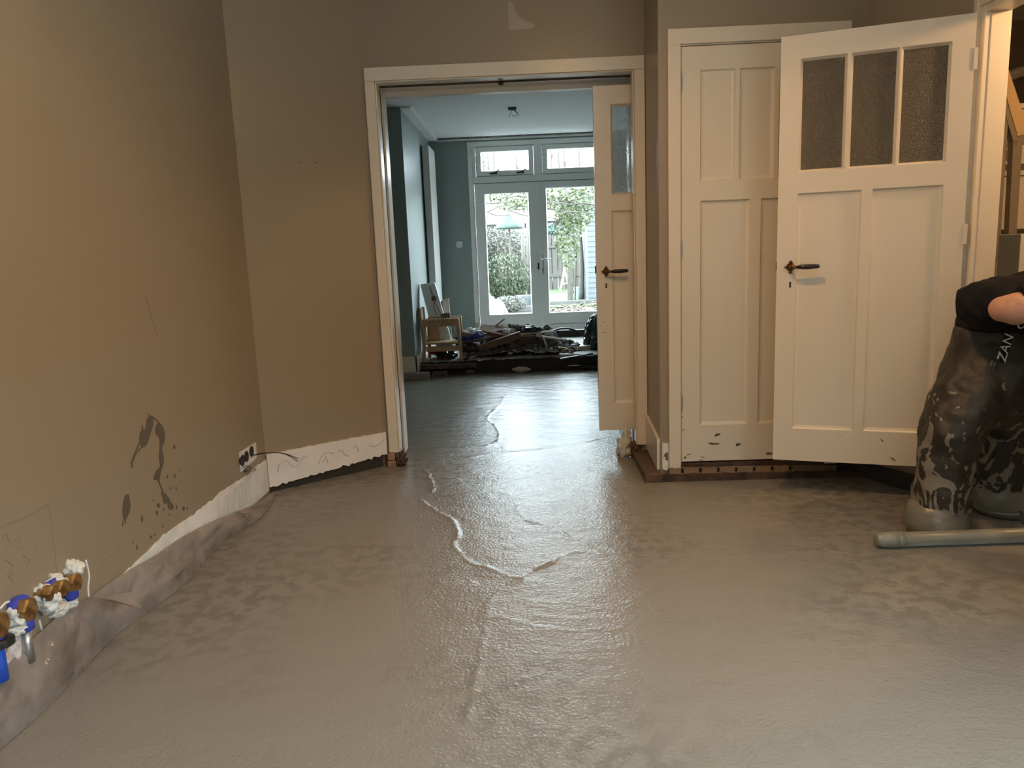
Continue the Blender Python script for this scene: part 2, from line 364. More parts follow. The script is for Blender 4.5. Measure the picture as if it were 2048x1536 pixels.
# ================================================================== THE SHELL
XL, XR, YB = -1.5, 2.03, -1.35       # near room
YC, YD, YD2 = 4.05, 4.5, 4.78        # closet wall, doorway wall front and back
ZC, ZC2, YG = 2.86, 2.79, 10.1       # ceilings, garden wall
OX0, OX1, OZ = -.841, .622, 2.262    # doorway opening
CORN = Vector((XL, 4.01)); ANG = Vector((-.926, YD))

# --- screed floor: one poured surface through both rooms
RIDGES = [([(1012, 786), (1003, 805), (985, 825), (975, 840), (990, 850), (998, 870), (993, 885), (970, 892)], .005, .010),
          ([(850, 938), (858, 955), (867, 975), (862, 985)], .005, .010),
          ([(840, 1000), (870, 1020), (900, 1040), (918, 1070), (910, 1090), (925, 1115), (960, 1130), (1000, 1145), (1040, 1157)], .006, .0085),
          ([(1040, 1010), (1040, 1028), (1060, 1042), (1100, 1055), (1150, 1080), (1200, 1103)], .004, .010),
          ([(1040, 1157), (1080, 1135), (1130, 1110), (1160, 1103), (1200, 1108), (1260, 1115)], .006, .008),
          ([(1260, 1115), (1370, 1118), (1500, 1108), (1600, 1103), (1740, 1101)], .003, .0055),
          ([(1040, 1157), (1000, 1185), (975, 1215), (975, 1250), (965, 1290), (955, 1340), (945, 1400), (940, 1440)], .004, .012),
          ([(975, 1240), (960, 1290), (950, 1340)], -.0015, .012),
          ([(1040, 1292), (1130, 1303), (1200, 1300), (1265, 1290)], .002, .008),
          ([(940, 770), (1000, 776), (1080, 781), (1190, 783)], .003, .03), ([(900, 812), (1000, 822), (1120, 826), (1190, 824)], .003, .03),
          ([(1190, 880), (1100, 896), (1000, 905), (940, 915)], .004, .025), ([(1000, 985), (1060, 1000), (1130, 1002)], .003, .02),
          ([(980, 1225), (1060, 1250), (1150, 1262), (1240, 1255)], .0025, .012), ([(1050, 1200), (1120, 1206), (1200, 1215)], .002, .012),
          ([(1065, 1230), (1150, 1238), (1240, 1232)], .002, .01)]
def seg_tables():
    out = []
    for pts, h, w in RIDGES:
        c = catmull([at(x, y, Z=0) for x, y in pts], 5)
        out.append((c, h, w, min(p.x for p in c)-.1, max(p.x for p in c)+.1, min(p.y for p in c)-.1, max(p.y for p in c)+.1))
    return out
SEG = seg_tables()
PEBS = [(random.uniform(-1.35, 1.9), random.uniform(1.0, 3.2), random.uniform(.004, .011), random.uniform(.0015, .0035)) for _ in range(150)]
def floor_h(x, y):
    X0, Y0 = x, y; x = x+.018*noise.noise(Vector((X0*9, Y0*9, 11)))+.007*noise.noise(Vector((X0*30, Y0*30, 12))); y = y+.018*noise.noise(Vector((X0*9, Y0*9, 21)))+.007*noise.noise(Vector((X0*30, Y0*30, 22)))
    h = .0035*noise.noise(Vector((x*1.3, y*1.1, 0)))+.0016*noise.noise(Vector((x*4, y*7, 3)))
    for c, hh, w, x0, x1, y0, y1 in SEG:
        if x < x0 or x > x1 or y < y0 or y > y1: continue
        best = 9; side = 1
        for i in range(len(c)-1):
            ax, ay = c[i].x, c[i].y; bx, by = c[i+1].x-ax, c[i+1].y-ay
            L = bx*bx+by*by or 1e-9; t = max(0, min(1, ((x-ax)*bx+(y-ay)*by)/L))
            d = (x-ax-bx*t)**2+(y-ay-by*t)**2
            if d < best: best = d; side = -1 if bx*(y-ay)-by*(x-ax) > 0 else 1
        if best > .04: continue
        k = .5+1.4*abs(noise.noise(Vector((x*6, y*6, 7)))); dd = math.sqrt(best)
        h += hh*k*(.6*math.exp(-best/(w*w))+(.45*math.exp(-dd/.045) if side > 0 else .55*math.exp(-best/(w*w*.3))))
    return h
def grid_floor(x0, x1, y0, y1, st):
    nx = int((x1-x0)/st); ny = int((y1-y0)/st); bm = bmesh.new(); rows = []
    for j in range(ny+1):
        y = y0+(y1-y0)*j/ny
        rows.append([bm.verts.new((x0+(x1-x0)*i/nx, y, floor_h(x0+(x1-x0)*i/nx, y))) for i in range(nx+1)])
    cell = {}
    for px, py, r, h in PEBS: cell.setdefault((int(px*10), int(py*10)), []).append((px, py, r, h))
    for row in rows:
        for v in row:
            ci, cj = int(v.co.x*10), int(v.co.y*10)
            for a in (-1, 0, 1):
                for b in (-1, 0, 1):
                    for px, py, r, h in cell.get((ci+a, cj+b), ()):
                        d = (v.co.x-px)**2+(v.co.y-py)**2
                        if d < 9*r*r: v.co.z += h*math.exp(-d/(r*r))
    for j in range(ny):
        for i in range(nx): bm.faces.new((rows[j][i], rows[j][i+1], rows[j+1][i+1], rows[j+1][i]))
    return bm
me = bpy.data.meshes.new('floor'); bm = grid_floor(-1.72, 2.3, -1.4, 8.2, .0098); bm.to_mesh(me); bm.free(); me.materials.append(SCREED)
for f in me.polygons: f.use_smooth = True
fl = bpy.data.objects.new('floor', me); COL.objects.link(fl); tag(fl, kind='structure', label='wet grey poured screed floor running through both rooms')

# --- near room walls
w = MB(); w.box((XL-.15, YB-.1, -.1), (XL, 4.01, ZC)); WL = struct('wall_left', w, TAUPE)
w = MB()
n2 = Vector((-(ANG.y-CORN.y), ANG.x-CORN.x)).normalized()*.15
w.prism([(CORN.x, CORN.y, -.1), (ANG.x, ANG.y, -.1), (ANG.x+n2.x, ANG.y+n2.y, -.1), (CORN.x+n2.x-.1, CORN.y+n2.y, -.1)], (0, 0, ZC+.1)); struct('wall_corner_left', w, TAUPE)
PY0, PY1 = 4.60, 4.68                # pocket for the sliding leaves
w = MB(); w.box((-1.75, PY1, -.1), (OX0-.02, YD2, ZC)); w.box((-1.75, YD, -.1), (OX0-.02, PY0, ZC))
w.box((OX1+.02, PY1, -.1), (2.1, YD2, ZC)); w.box((OX1+.02, YD, -.1), (.69, PY0, ZC))
w.box((OX0-.02, YD, OZ+.02), (OX1+.02, YD2, ZC)); struct('wall_doorway', w, TAUPE)
w = MB(); w.box((.69, YC+.1, -.1), (.79, YD, ZC)); struct('wall_side_return', w, TAUPE)
CX0, CX1, CZ = .79, 1.59, 2.285
w = MB(); w.box((CX0+.005, YC, CZ), (CX1, YC+.1, ZC)); w.box((CX1, YC, -.1), (1.76, YC+.1, ZC))
w.box((.69, YC, -.1), (.795, YC+.1, ZC)); struct('wall_closet', w, TAUPE)
w = MB(); w.prism([(1.75, YC, -.1), (1.985, 3.56, -.1), (2.12, 3.62, -.1), (1.86, YC+.1, -.1)], (0, 0, ZC+.1)); struct('wall_corner_right', w, TAUPE)
DY0, DY1, DZ = 2.6, 3.53, 2.215      # hall door opening in the right wall
w = MB(); w.box((XR, YB-.1, -.1), (XR+.12, -1.0, ZC)); w.box((XR, 1.2, -.1), (XR+.12, DY0, ZC)); w.box((XR, -1.0, -.1), (XR+.12, 1.2, .6)); w.box((XR, -1.0, 2.05), (XR+.12, 1.2, ZC)); w.box((XR, DY0, DZ+.04), (XR+.12, DY1+.06, ZC)); struct('wall_right', w, TAUPE)
WX0, WX1, WZ0, WZ1, WZ3 = -.95, .05, .6, 2.3, 2.05
w = MB(); w.box((XL-.15, YB-.1, -.1), (WX0, YB, ZC)); w.box((WX1, YB-.1, -.1), (XR+.12, YB, ZC)); w.box((WX0, YB-.1, -.1), (WX1, YB, WZ0)); w.box((WX0, YB-.1, WZ1), (WX1, YB, ZC)); struct('wall_street', w, TAUPE)
w = MB()
for k in range(4): x = WX0+k*(WX1-WX0-.05)/3; w.box((x, YB-.08, WZ0), (x+.05, YB-.02, WZ1))
w.box((WX0+.05, YB-.079, WZ0), (WX1-.05, YB-.021, WZ0+.05)); w.box((WX0+.05, YB-.079, WZ1-.05), (WX1-.05, YB-.021, WZ1)); win3 = struct('window_3', w, WHITE)
MB().box((WX0+.05, YB-.055, WZ0+.05), (WX1-.05, YB-.05, WZ1-.05)).build('window_pane', GLASS, win3)
w = MB()  # unseen right-wall window, added to brighten the left wall
for y in (-1.0, .08, 1.16): w.box((XR+.03, y, WZ0), (XR+.09, y+.04, WZ3))
w.box((XR+.031, -.96, WZ0), (XR+.089, 1.16, WZ0+.05)); w.box((XR+.031, -.96, WZ3-.05), (XR+.089, 1.16, WZ3)); win_added = struct('window_added', w, WHITE)
MB().box((XR+.055, -.96, WZ0+.05), (XR+.06, 1.16, WZ3-.05)).build('window_pane', GLASS, win_added)  # pane of the added right-wall window
w = MB(); w.box((-9, -13, 0), (16, -12, 6.6)); struct('wall_facade_opposite', w, BRICK)
w = MB(); w.box((9, -12, 0), (10, 2.0, 3.6)); struct('wall_added_sky_block', w, BRICK)  # unseen block, added to hold back low sky light from the side
struct('ground_street', MB().box((-9, -12, -.15), (10, YB-.12, -.05)), CONC)
w = MB(); w.box((XL-.25, YB-.1, ZC), (2.16, YD2, ZC+.1)); struct('ceiling', w, CEIL)

# --- closet volume and hall behind
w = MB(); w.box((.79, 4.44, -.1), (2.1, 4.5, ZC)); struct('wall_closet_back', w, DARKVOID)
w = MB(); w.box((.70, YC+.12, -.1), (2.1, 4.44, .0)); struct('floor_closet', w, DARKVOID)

# --- doorway casing and lining (trim)
w = MB()
cf = YD-.022
w.box((-.904, cf, .085), (OX0-.006, YD, OZ+.004)); w.box((OX1+.006, cf, .085), (.688, YD, OZ+.004)); w.box((-.904, cf, OZ+.004), (.688, YD, OZ+.078))
w.box((OX0-.0055, cf+.006, .085), (OX0+.004, YD+.018, OZ-.004)); w.box((OX1-.004, cf+.006, .085), (OX1+.0055, YD+.018, OZ-.004)); w.box((OX0-.0055, cf+.006, OZ-.004), (OX1+.0055, YD+.018, OZ+.0035))
struct('trim_1', w, WHITE, bevel=.004)
w = MB()
for (a, b) in ((YD, PY0-.005), (PY1+.005, YD2+.02)):
    w.box((OX0-.02, a+.001, .03), (OX0, b, OZ)); w.box((OX1, a+.001, .03), (OX1+.02, b, OZ)); w.box((OX0-.02, a+.001, OZ), (OX1+.02, b, OZ+.02))
w.box((OX0, YD2-.03, OZ-.03), (OX1, YD2+.02, OZ))
struct('trim_2', w, WHITE, bevel=.002)
w = MB(); w.box((OX0, PY0+.004, OZ-.007), (OX1, PY0+.016, OZ+.012)); tr = struct('trim_3', w, BROWNPAINT)
struct('trim_18', MB().box((OX0-.02, PY0+.018, OZ-.002), (OX1+.02, PY1+.005, OZ+.02)), WHITE)
w = MB(); w.lathe((-.13, PY0+.010, OZ-.012), (0, 0, 1), [(-.010, .004), (-.006, .014), (.006, .018), (.012, .012)]); w.build('ball_stop', BROWNPAINT, tr, smooth=True)
w = MB(); w.box((OX0-.02, PY0-.005, .03), (OX0-.012, PY1+.005, OZ)); struct('trim_4', w, GROOVE)

# ------------------------------------------------------------------ panelled doors
def leaf_mesh(Wd, Hd, T, ops, slope=.018, dep=.013):
    """local x along the width, z up, front face at y=0, back at y=T. ops: (x0,z0,x1,z1,kind)"""
    xs = sorted({0, Wd, *[o[0] for o in ops], *[o[2] for o in ops]}); zs = sorted({0, Hd, *[o[1] for o in ops], *[o[3] for o in ops]})
    mb = MB()
    def inop(x, z):
        for o in ops:
            if o[0] < x < o[2] and o[1] < z < o[3]: return True
        return False
    for i in range(len(xs)-1):
        for j in range(len(zs)-1):
            if inop((xs[i]+xs[i+1])/2, (zs[j]+zs[j+1])/2): continue
            a, b, c, d = xs[i], xs[i+1], zs[j], zs[j+1]
            for y in (0, T): mb.quad((a, y, c), (b, y, c), (b, y, d), (a, y, d))
    mb.quad((0, 0, 0), (0, T, 0), (0, T, Hd), (0, 0, Hd)); mb.quad((Wd, 0, 0), (Wd, T, 0), (Wd, T, Hd), (Wd, 0, Hd))
    mb.quad((0, 0, 0), (Wd, 0, 0), (Wd, T, 0), (0, T, 0)); mb.quad((0, 0, Hd), (Wd, 0, Hd), (Wd, T, Hd), (0, T, Hd))
    for x0, z0, x1, z1, kind in ops:
        for y, sg in ((0, 1), (T, -1)):
            o = [(x0, z0), (x1, z0), (x1, z1), (x0, z1)]; s1 = slope*.35
            i1 = [(x0+s1, z0+s1), (x1-s1, z0+s1), (x1-s1, z1-s1), (x0+s1, z1-s1)]
            i2 = [(x0+slope, z0+slope), (x1-slope, z0+slope), (x1-slope, z1-slope), (x0+slope, z1-slope)]
            d1, d2 = y+sg*dep*.75, y+sg*(dep if kind == 'panel' else T*.5)
            if kind == 'glass': i2 = [(x0+slope*.7, z0+slope*.7), (x1-slope*.7, z0+slope*.7), (x1-slope*.7, z1-slope*.7), (x0+slope*.7, z1-slope*.7)]
            for k in range(4):
                k2 = (k+1) % 4
                mb.quad((o[k][0], y, o[k][1]), (o[k2][0], y, o[k2][1]), (i1[k2][0], d1, i1[k2][1]), (i1[k][0], d1, i1[k][1]))
                mb.quad((i1[k][0], d1, i1[k][1]), (i1[k2][0], d1, i1[k2][1]), (i2[k2][0], d2, i2[k2][1]), (i2[k][0], d2, i2[k][1]))
            if kind == 'panel': mb.quad(*[(q[0], d2, q[1]) for q in i2])
    bmesh.ops.remove_doubles(mb.bm, verts=mb.bm.verts, dist=1e-5)
    return mb
def mkdoor(name, org, dirv, Wd, Hd, T, ops, M, gm, label):
    rz = math.atan2(dirv[1], dirv[0])
    e = empty(name, org, kind='structure', rz=rz, label=label)
    leaf_mesh(Wd, Hd, T, ops).build('door_leaf', M, e, local=True)
    for x0, z0, x1, z1, k in ops:
        if k == 'glass':
            g = MB(); g.box((x0+.006, T/2-.003, z0+.006), (x1-.006, T/2+.003, z1-.006)); g.build('glass_pane', gm, e, local=True)
    return e
def lever(door, x, z, sgn=1, y=0):
    h = MB(); h.lathe((x, y, z), (0, -1, 0), [(0, .020), (.004, .021), (.008, .012), (.022, .009), (.045, .010), (.050, .006)], 8)
    for a in range(4):
        c, s = math.cos(a*PI/2), math.sin(a*PI/2)
        h.blob((x+c*.020, y-.006, z+s*.024), (.009, .006, .008), 2, 0)
    r = h.build('handle_rosette', BRONZE, door, local=True, smooth=True)
    g = MB(); g.tube([(x, y-.046, z), (x+sgn*.03, y-.049, z-.001)], [.008, .007]); g.build('handle_neck', BRONZE, r, local=True, smooth=True)
    g = MB(); g.tube([(x+sgn*.028, y-.049, z-.001), (x+sgn*.05, y-.05, z), (x+sgn*.085, y-.05, z), (x+sgn*.115, y-.048, z+.001), (x+sgn*.128, y-.047, z+.001)], [.008, .012, .0125, .0105, .008], 12)
    g.build('handle_grip', BLACKP, r, local=True, smooth=True)
    k = MB(); k.box((x-.0045, y-.0012, z-.100), (x+.0045, y, z-.072)); k.build('keyhole', DARKBOX, door, local=True)
def hinge(door, x, z, L=.085):
    h = MB(); h.lathe((x, -.006, z-L/2), (0, 0, 1), [(-.008, .003), (-.004, .006), (0, .007), (L*.45, .007), (L*.46, .0085), (L*.54, .0085), (L*.55, .007), (L, .007), (L+.004, .006), (L+.012, .002)], 10)
    h.box((x-.012, -.002, z-L*.45), (x+.012, 0, z+L*.45))
    h.build('hinge', STEEL, door, local=True, smooth=False)
def splat(door, x, z, w, h, ang=0, seed=0):
    pts = []
    for k in range(16):
        t = k*2*PI/16; rr = 1+.45*noise.noise(Vector((math.cos(t)*1.4, math.sin(t)*1.4, seed*2.3)))
        a, b = w/2*math.cos(t)*rr, h/2*math.sin(t)*rr
        pts.append((x+a*math.cos(ang)-b*math.sin(ang), -.0012, z+a*math.sin(ang)+b*math.cos(ang)))
    MB().prism(pts, (0, .0014, 0)).build('screed_splash', SPLASH, door, local=True, label='dark grey splash')

# closet door: left edge hinged
q = lambda x, y: at(x, y, Y=YC)
cx0 = .806; cz0 = .097; cH = 2.262-cz0; cW = 1.575-cx0
def rel(x0, y0, x1, y1, k): a = q(x0, y0); b = q(x1, y1); return (a.x-cx0, b.z-cz0, b.x-cx0, a.z-cz0, k)
ops = [rel(1399.7, 141, 1467.7, 360, 'panel')]
pw = ops[0][2]-ops[0][0]; st = (cW-2*ops[0][0]-3*pw)/2
a0 = ops[0]
ops += [(a0[0]+(pw+st)*k, a0[1], a0[0]+(pw+st)*k+pw, a0[3], 'panel') for k in (1, 2)]
b0 = rel(1399.7, 402, 1493, 847, 'panel'); ops += [b0, (cW-b0[2], b0[1], cW-b0[0], b0[3], 'panel')]
d1 = mkdoor('door_1', (cx0, YC-.012, cz0), (1, 0), cW, cH, .04, ops, WHITE, GLASS, 'closed cream panelled closet door behind the open glazed door')
for y in (166, 500, 805): p = q(1361, y); hinge(d1, -.004, p.z-cz0)
for x, y, w_, h_, an in [(1433, 869, .036, .014, .35), (1425, 886, .060, .011, -.08), (1475, 888, .026, .018, .2), (1366, 859, .010, .006, .2), (1369, 914, .014, .012, 0), (1376, 908, .022, .006, .4),
                         (1404, 913, .030, .004, -.4), (1402, 919, .026, .005, -.1), (1537, 906, .040, .014, 0), (1379, 825, .008, .003, 0), (1356+8, 832, .008, .006, .3)]:
    p = q(x, y); splat(d1, p.x-cx0, p.z-cz0, w_, h_, an, x)
lp = MB(); lp.box((cW-.012, -.004, .0), (cW-.002, 0, .02))
w = MB(); F = YC-.03
w.box((.735, F, .065), (cx0-.008, YC, 2.272)); w.box((cW+cx0+.006, F, .065), (1.648, YC, 2.272)); w.box((.735, F, 2.272), (1.648, YC, 2.345))
w.box((cx0-.0075, YC-.018, .066), (cx0-.003, YC+.03, 2.266)); w.box((cW+cx0+.003, YC-.018, .066), (cW+cx0+.0055, YC+.03, 2.266)); w.box((cx0-.0075, YC-.018, 2.266), (cW+cx0+.0055, YC+.03, 2.2715))
struct('trim_5', w, WHITE, bevel=.003)
w = MB(); w.box((cx0-.01, YC+.03, .05), (cx0+cW+.01, YC+.05, 2.28)); struct('trim_6', w, GROOVE)

# open glazed door, hinged at the hall doorway
H1 = at(1955, 25, Y=3.5); F1 = at(1562.6, 75, Y=3.745)
dW = (Vector((H1.x, H1.y))-Vector((F1.x, F1.y))).length; ddir = (Vector((H1.x, H1.y))-Vector((F1.x, F1.y))).normalized()
dn = Vector((-ddir.y, ddir.x)); dz0 = .178; dH = 2.211-dz0
def ond(x, y):
    d = RT*((x-1024)/CF)-UP*((y-768)/CF)+FW
    t = ((F1.x*dn.x+F1.y*dn.y))/(d.x*dn.x+d.y*dn.y); p = EYE+d*t
    return ((p.x-F1.x)*ddir.x+(p.y-F1.y)*ddir.y, p.z-dz0)
def relo(x0, y0, x1, y1, k): a = ond(x0, y0); b = ond(x1, y1); return (round(a[0], 3), round(b[1], 3), round(b[0], 3), round(a[1], 3), k)
g1, g2, g3 = relo(1602, 119, 1688, 340, 'glass'), relo(1703, 106, 1790, 331, 'glass'), relo(1804, 92, 1892, 322, 'glass')
zt = (g1[3]+g3[3])/2; zb = (g1[1]+g3[1])/2
gl = [(g[0], zb, g[2], zt, 'glass') for g in (g1, g2, g3)]
p1, p2 = relo(1595, 390, 1708, 860, 'panel'), relo(1745, 380, 1868, 864, 'panel')
a = ond(1595, 390); b = ond(1724, 378); c = ond(1745, 377); e_ = ond(1888, 366); lo = ond(1586, 857)[1]
gl += [(a[0], lo, b[0], (a[1]+e_[1])/2, 'panel'), (c[0], lo, min(e_[0], dW-.09), (a[1]+e_[1])/2, 'panel')]
d2 = mkdoor('door_2', (F1.x, F1.y, dz0), tuple(ddir), dW, dH, .04, gl, WHITE, OBSC, 'open cream door with three obscured glass panes above two long panels')
hp = ond(1581, 534); lever(d2, hp[0], hp[1])
w = MB(); w.box((-.004, .004, hp[1]-.035+.02), (0, .030, hp[1]+.005+.02)); w.build('latch', DARKBOX, d2, local=True)
for x, y, w_, h_, an in [(1764, 881, .020, .006, -.7), (1786, 918, .030, .007, -.6), (1680, 870, .008, .003, -.6), (1616, 902, .005, .004, 0)]:
    u, v = ond(x, y); splat(d2, u, v, w_, h_, an, x)
hg = MB()
for z in (.25, 1.05, 1.8): hg.box((dW-.004, -.004, z), (dW+.012, .004, z+.09))
hg.build('hinge', WHITE, d2, local=True)

# hall doorway casing
w = MB()
w.box((1.985, 3.535, .05), (2.04, 3.60, 2.29)); w.box((2.005, 3.505, .05), (2.035, 3.56, DZ+.04)); struct('trim_7', w, WHITE, bevel=.003)
w = MB(); w.box((2.03, 3.5, .02), (2.118, 3.56, DZ+.03)); w.box((2.03, DY0, DZ), (2.118, 3.5, DZ+.03)); struct('trim_8', w, WHITE, bevel=.003)
w = MB(); w.box((1.992, DY0-.07, DZ+.03), (2.032, 3.60, DZ+.11)); w.box((2.008, DY0-.02, DZ+.0), (2.032, 3.55, DZ+.034)); struct('trim_9', w, WHITE, bevel=.003)

# sliding door half out of its pocket
SY = PY0+.02
s = lambda x, y: at(x, y, Y=SY)
sx0 = s(1192, 500).x; sz0 = .150; sW, sH = .80, 2.215-.150
def rels(x0, y0, x1, y1, k): a = s(x0, y0); b = s(x1, y1); return (a.x-sx0, b.z-sz0, b.x-sx0, a.z-sz0, k)
g = rels(1220.5, 208, 1250, 389, 'glass'); gx = g[0]; gw = .185; gs = (sW-2*gx-3*gw)/2
ops = [(gx+(gw+gs)*k, g[1], gx+(gw+gs)*k+gw, g[3], 'glass') for k in range(3)]
p_ = rels(1223, 422, 1250, 806, 'panel'); pww = (sW-2*p_[0]-.055)/2
ops += [(p_[0], p_[1], p_[0]+pww, p_[3], 'panel'), (sW-p_[0]-pww, p_[1], sW-p_[0], p_[3], 'panel')]
d3 = mkdoor('door_3', (sx0, SY, sz0), (1, 0), sW, sH, .04, ops, WHITE, OBSC2, 'cream sliding door with obscured glass, half out of its pocket in the doorway')
p = s(1212, 543); lever(d3, p.x-sx0, p.z-sz0)
w = MB(); w.box((-.006, .006, p.z-sz0-.01), (0, .034, p.z-sz0+.035)); w.build('latch', DARKBOX, d3, local=True)
for x, y, w_, h_ in [(1207, 645, .008, .004), (1209, 665, .022, .006), (1201, 652, .006, .006), (1188+12, 606, .004, .004)]:
    p = s(x, y); splat(d3, p.x-sx0, p.z-sz0, w_, h_, -.2, x)

# ------------------------------------------------------------------ skirting, fillers and rotten edges round the pour
def edgeboard(p0, p1, z0a, z0b, z1a, z1b, th, nrm, n=40, jb=.01, jt=.004, seed=0):
    """board along p0->p1 with a ragged bottom and top edge"""
    p0, p1 = Vector(p0), Vector(p1); bm = MB(); nrm = Vector((*nrm, 0)); rows = []
    for i in range(n+1):
        t = i/n; p = p0.lerp(p1, t); zb_ = z0a+(z0b-z0a)*t+jb*noise.noise(Vector((i*.9, seed, 0))); zt_ = z1a+(z1b-z1a)*t+jt*noise.noise(Vector((i*1.3, seed+5, 0)))
        q = [Vector((p.x, p.y, zb_)), Vector((p.x, p.y, zt_))]
        rows.append([bm.bm.verts.new(v) for v in (q[0], q[1], q[1]+nrm*th, q[0]+nrm*th)])
    for i in range(n):
        for k in range(4): bm.bm.faces.new((rows[i][k], rows[i][(k+1) % 4], rows[i+1][(k+1) % 4], rows[i+1][k]))
    bm.bm.faces.new(rows[0]); bm.bm.faces.new(rows[-1])
    return bm
na = Vector((ANG.y-CORN.y, -(ANG.x-CORN.x))).normalized()   # out of the angled wall into the room
c0 = CORN+na*.001; c1 = ANG+na*.001
sk = struct('baseboard_corner_left', edgeboard(c0, CORN.lerp(ANG, .995), .033, .078, .222, .215, .018, na, jb=.016, jt=.010), RAWBOARD)
w = MB(); q0 = CORN+na*.0005; q1 = ANG+na*.0005; w.prism([(q0.x, q0.y, -.02), (q1.x, q1.y, -.02), (q1.x+na.x*.004, q1.y+na.y*.004, -.02), (q0.x+na.x*.004, q0.y+na.y*.004, -.02)], (0, 0, .115)); w.build('painted_gap_shade', DARKVOID, bpy.data.objects['wall_corner_left'])  # dark strip: shade below the skirting put in as colour
# adhesive scribbles on that board
def onang(x, y):
    o = CORN+na*.0185; d = RT*((x-1024)/CF)-UP*((y-768)/CF)+FW
    t = (o.x*na.x+o.y*na.y)/(d.x*na.x+d.y*na.y); return EYE+d*t
for L in ([(555, 945), (558, 930), (565, 922), (575, 922), (583, 932), (592, 934), (600, 925), (606, 914), (614, 912)],
          [(637, 928), (642, 915), (648, 906), (660, 905), (668, 907)], [(676, 901), (684, 900), (690, 910), (697, 912)], [(708, 890), (713, 893), (718, 902)], [(738, 890), (747, 893), (757, 889), (766, 881), (771, 876)], [(645, 925), (652, 912), (656, 925)]):
    MB().tube([onang(x, y) for x, y in L], .0032, 6).build('adhesive_trail', ADHES, sk, smooth=True)
struct('baseboard_right', edgeboard((.69, YD-.03), (.69, YC+.01), .075, .045, .272, .225, .016, (-1, 0), 20, .02, .002, 3), WHITE)
sb = struct('baseboard_closet', edgeboard((.70, YC), (.734, YC), .055, .05, .205, .20, .012, (0, -1), 6, .015, .002, 5), RAWBOARD)
MB().prism([(.704, YC-.0135, .13), (.718, YC-.0135, .15), (.730, YC-.0135, .155), (.731, YC-.0135, .105), (.716, YC-.0135, .11), (.717, YC-.0135, .128)], (0, .0015, 0)).build('screed_splash', SPLASH, sb)
# filler strip and bare plaster along the left wall
top = [(536, 915), (526, 925), (515, 930), (500, 945), (482, 958), (461, 972), (440, 985), (427, 999), (408, 1012), (391, 1027), (365, 1044), (328, 1070), (290, 1108), (246, 1149), (200, 1186)]
mbf = MB(); up = []; dn_ = []
tp = []
for i in range(len(top)-1):
    for k in range(7):
        t = k/7; x = top[i][0]+(top[i+1][0]-top[i][0])*t; y = top[i][1]+(top[i+1][1]-top[i][1])*t
        tp.append((x, y+3.5*noise.noise(Vector((x*.13, 0, 0)))))
rows = []
for x, y in tp:
    a = at(x, y, X=XL+.003)
    rows.append([mbf.bm.verts.new(v) for v in ((XL, a.y, a.z), (XL+.004, a.y, a.z), (XL+.004, a.y, .012), (XL, a.y, .012))])
for i in range(len(rows)-1):
    for k in range(4): mbf.bm.faces.new((rows[i][k], rows[i][(k+1) % 4], rows[i+1][(k+1) % 4], rows[i+1][k]))
wf = mbf.build('filler_strip', PLASTER, WL, label='white filler strip')
mbf = MB(); pts = [at(x, y, X=XL+.005) for x, y in ((482, 966), (496, 962), (503, 1004), (470, 1022), (440, 1030), (452, 990))]
mbf.prism(pts, (.0008, 0, 0)).build('scraped_filler_patch', FILLGREEN, WL, label='greenish scraped filler')
# splashes on the left wall
def onwall(x, y, dx=.0): return at(x, y, X=XL+dx)
def wallshape(L, M=SPLASH, name='screed_splash', th=.0016, sm=True, lab='dark grey splash'):
    pts = [onwall(x, y, .0002) for x, y in L]
    if sm: pts = catmull(pts, 4, True)
    MB().prism(pts, (th, 0, 0)).build(name, M, WL, label=lab)
Z = lambda L: [(200+x/4.8, 780+y/4.8) for x, y in L]
wallshape(Z([(455, 262), (482, 250), (504, 270), (507, 330), (490, 400), (465, 480), (440, 530), (412, 550), (385, 520), (375, 470), (383, 410), (395, 385), (404, 335), (418, 385), (440, 350), (445, 300)]))
wallshape(Z([(370, 510), (378, 515), (318, 660), (312, 735), (300, 745), (296, 710), (306, 660)]))
wallshape(Z([(392, 545), (400, 550), (345, 620), (312, 700), (306, 690), (335, 620)]))
wallshape(Z([(545, 330), (570, 318), (600, 350), (620, 420), (615, 500), (592, 565), (610, 640), (605, 720), (585, 780), (570, 860), (575, 895), (555, 880), (540, 862), (515, 862), (525, 800), (550, 760), (575, 730), (565, 650), (570, 565), (572, 480), (555, 440), (535, 420), (530, 370)]))
wallshape(Z([(455, 228), (480, 240), (530, 272), (570, 318), (560, 320), (520, 276), (475, 246)]))
wallshape(Z([(560, 885), (572, 890), (608, 975), (600, 980)]), sm=False)
wallshape(Z([(585, 978), (620, 990), (655, 1030), (680, 1080), (700, 1100), (700, 1140), (675, 1152), (655, 1135), (645, 1090), (612, 1088), (600, 1040)]))
wallshape(Z([(258, 1000), (276, 1010), (284, 1060), (290, 1130), (272, 1190), (250, 1235), (228, 1240), (214, 1180), (218, 1110), (232, 1030)]))
wallshape(Z([(222, 1235), (230, 1237), (216, 1310), (209, 1310)]), sm=False); wallshape(Z([(238, 1235), (246, 1235), (244, 1285), (238, 1283)]), sm=False)
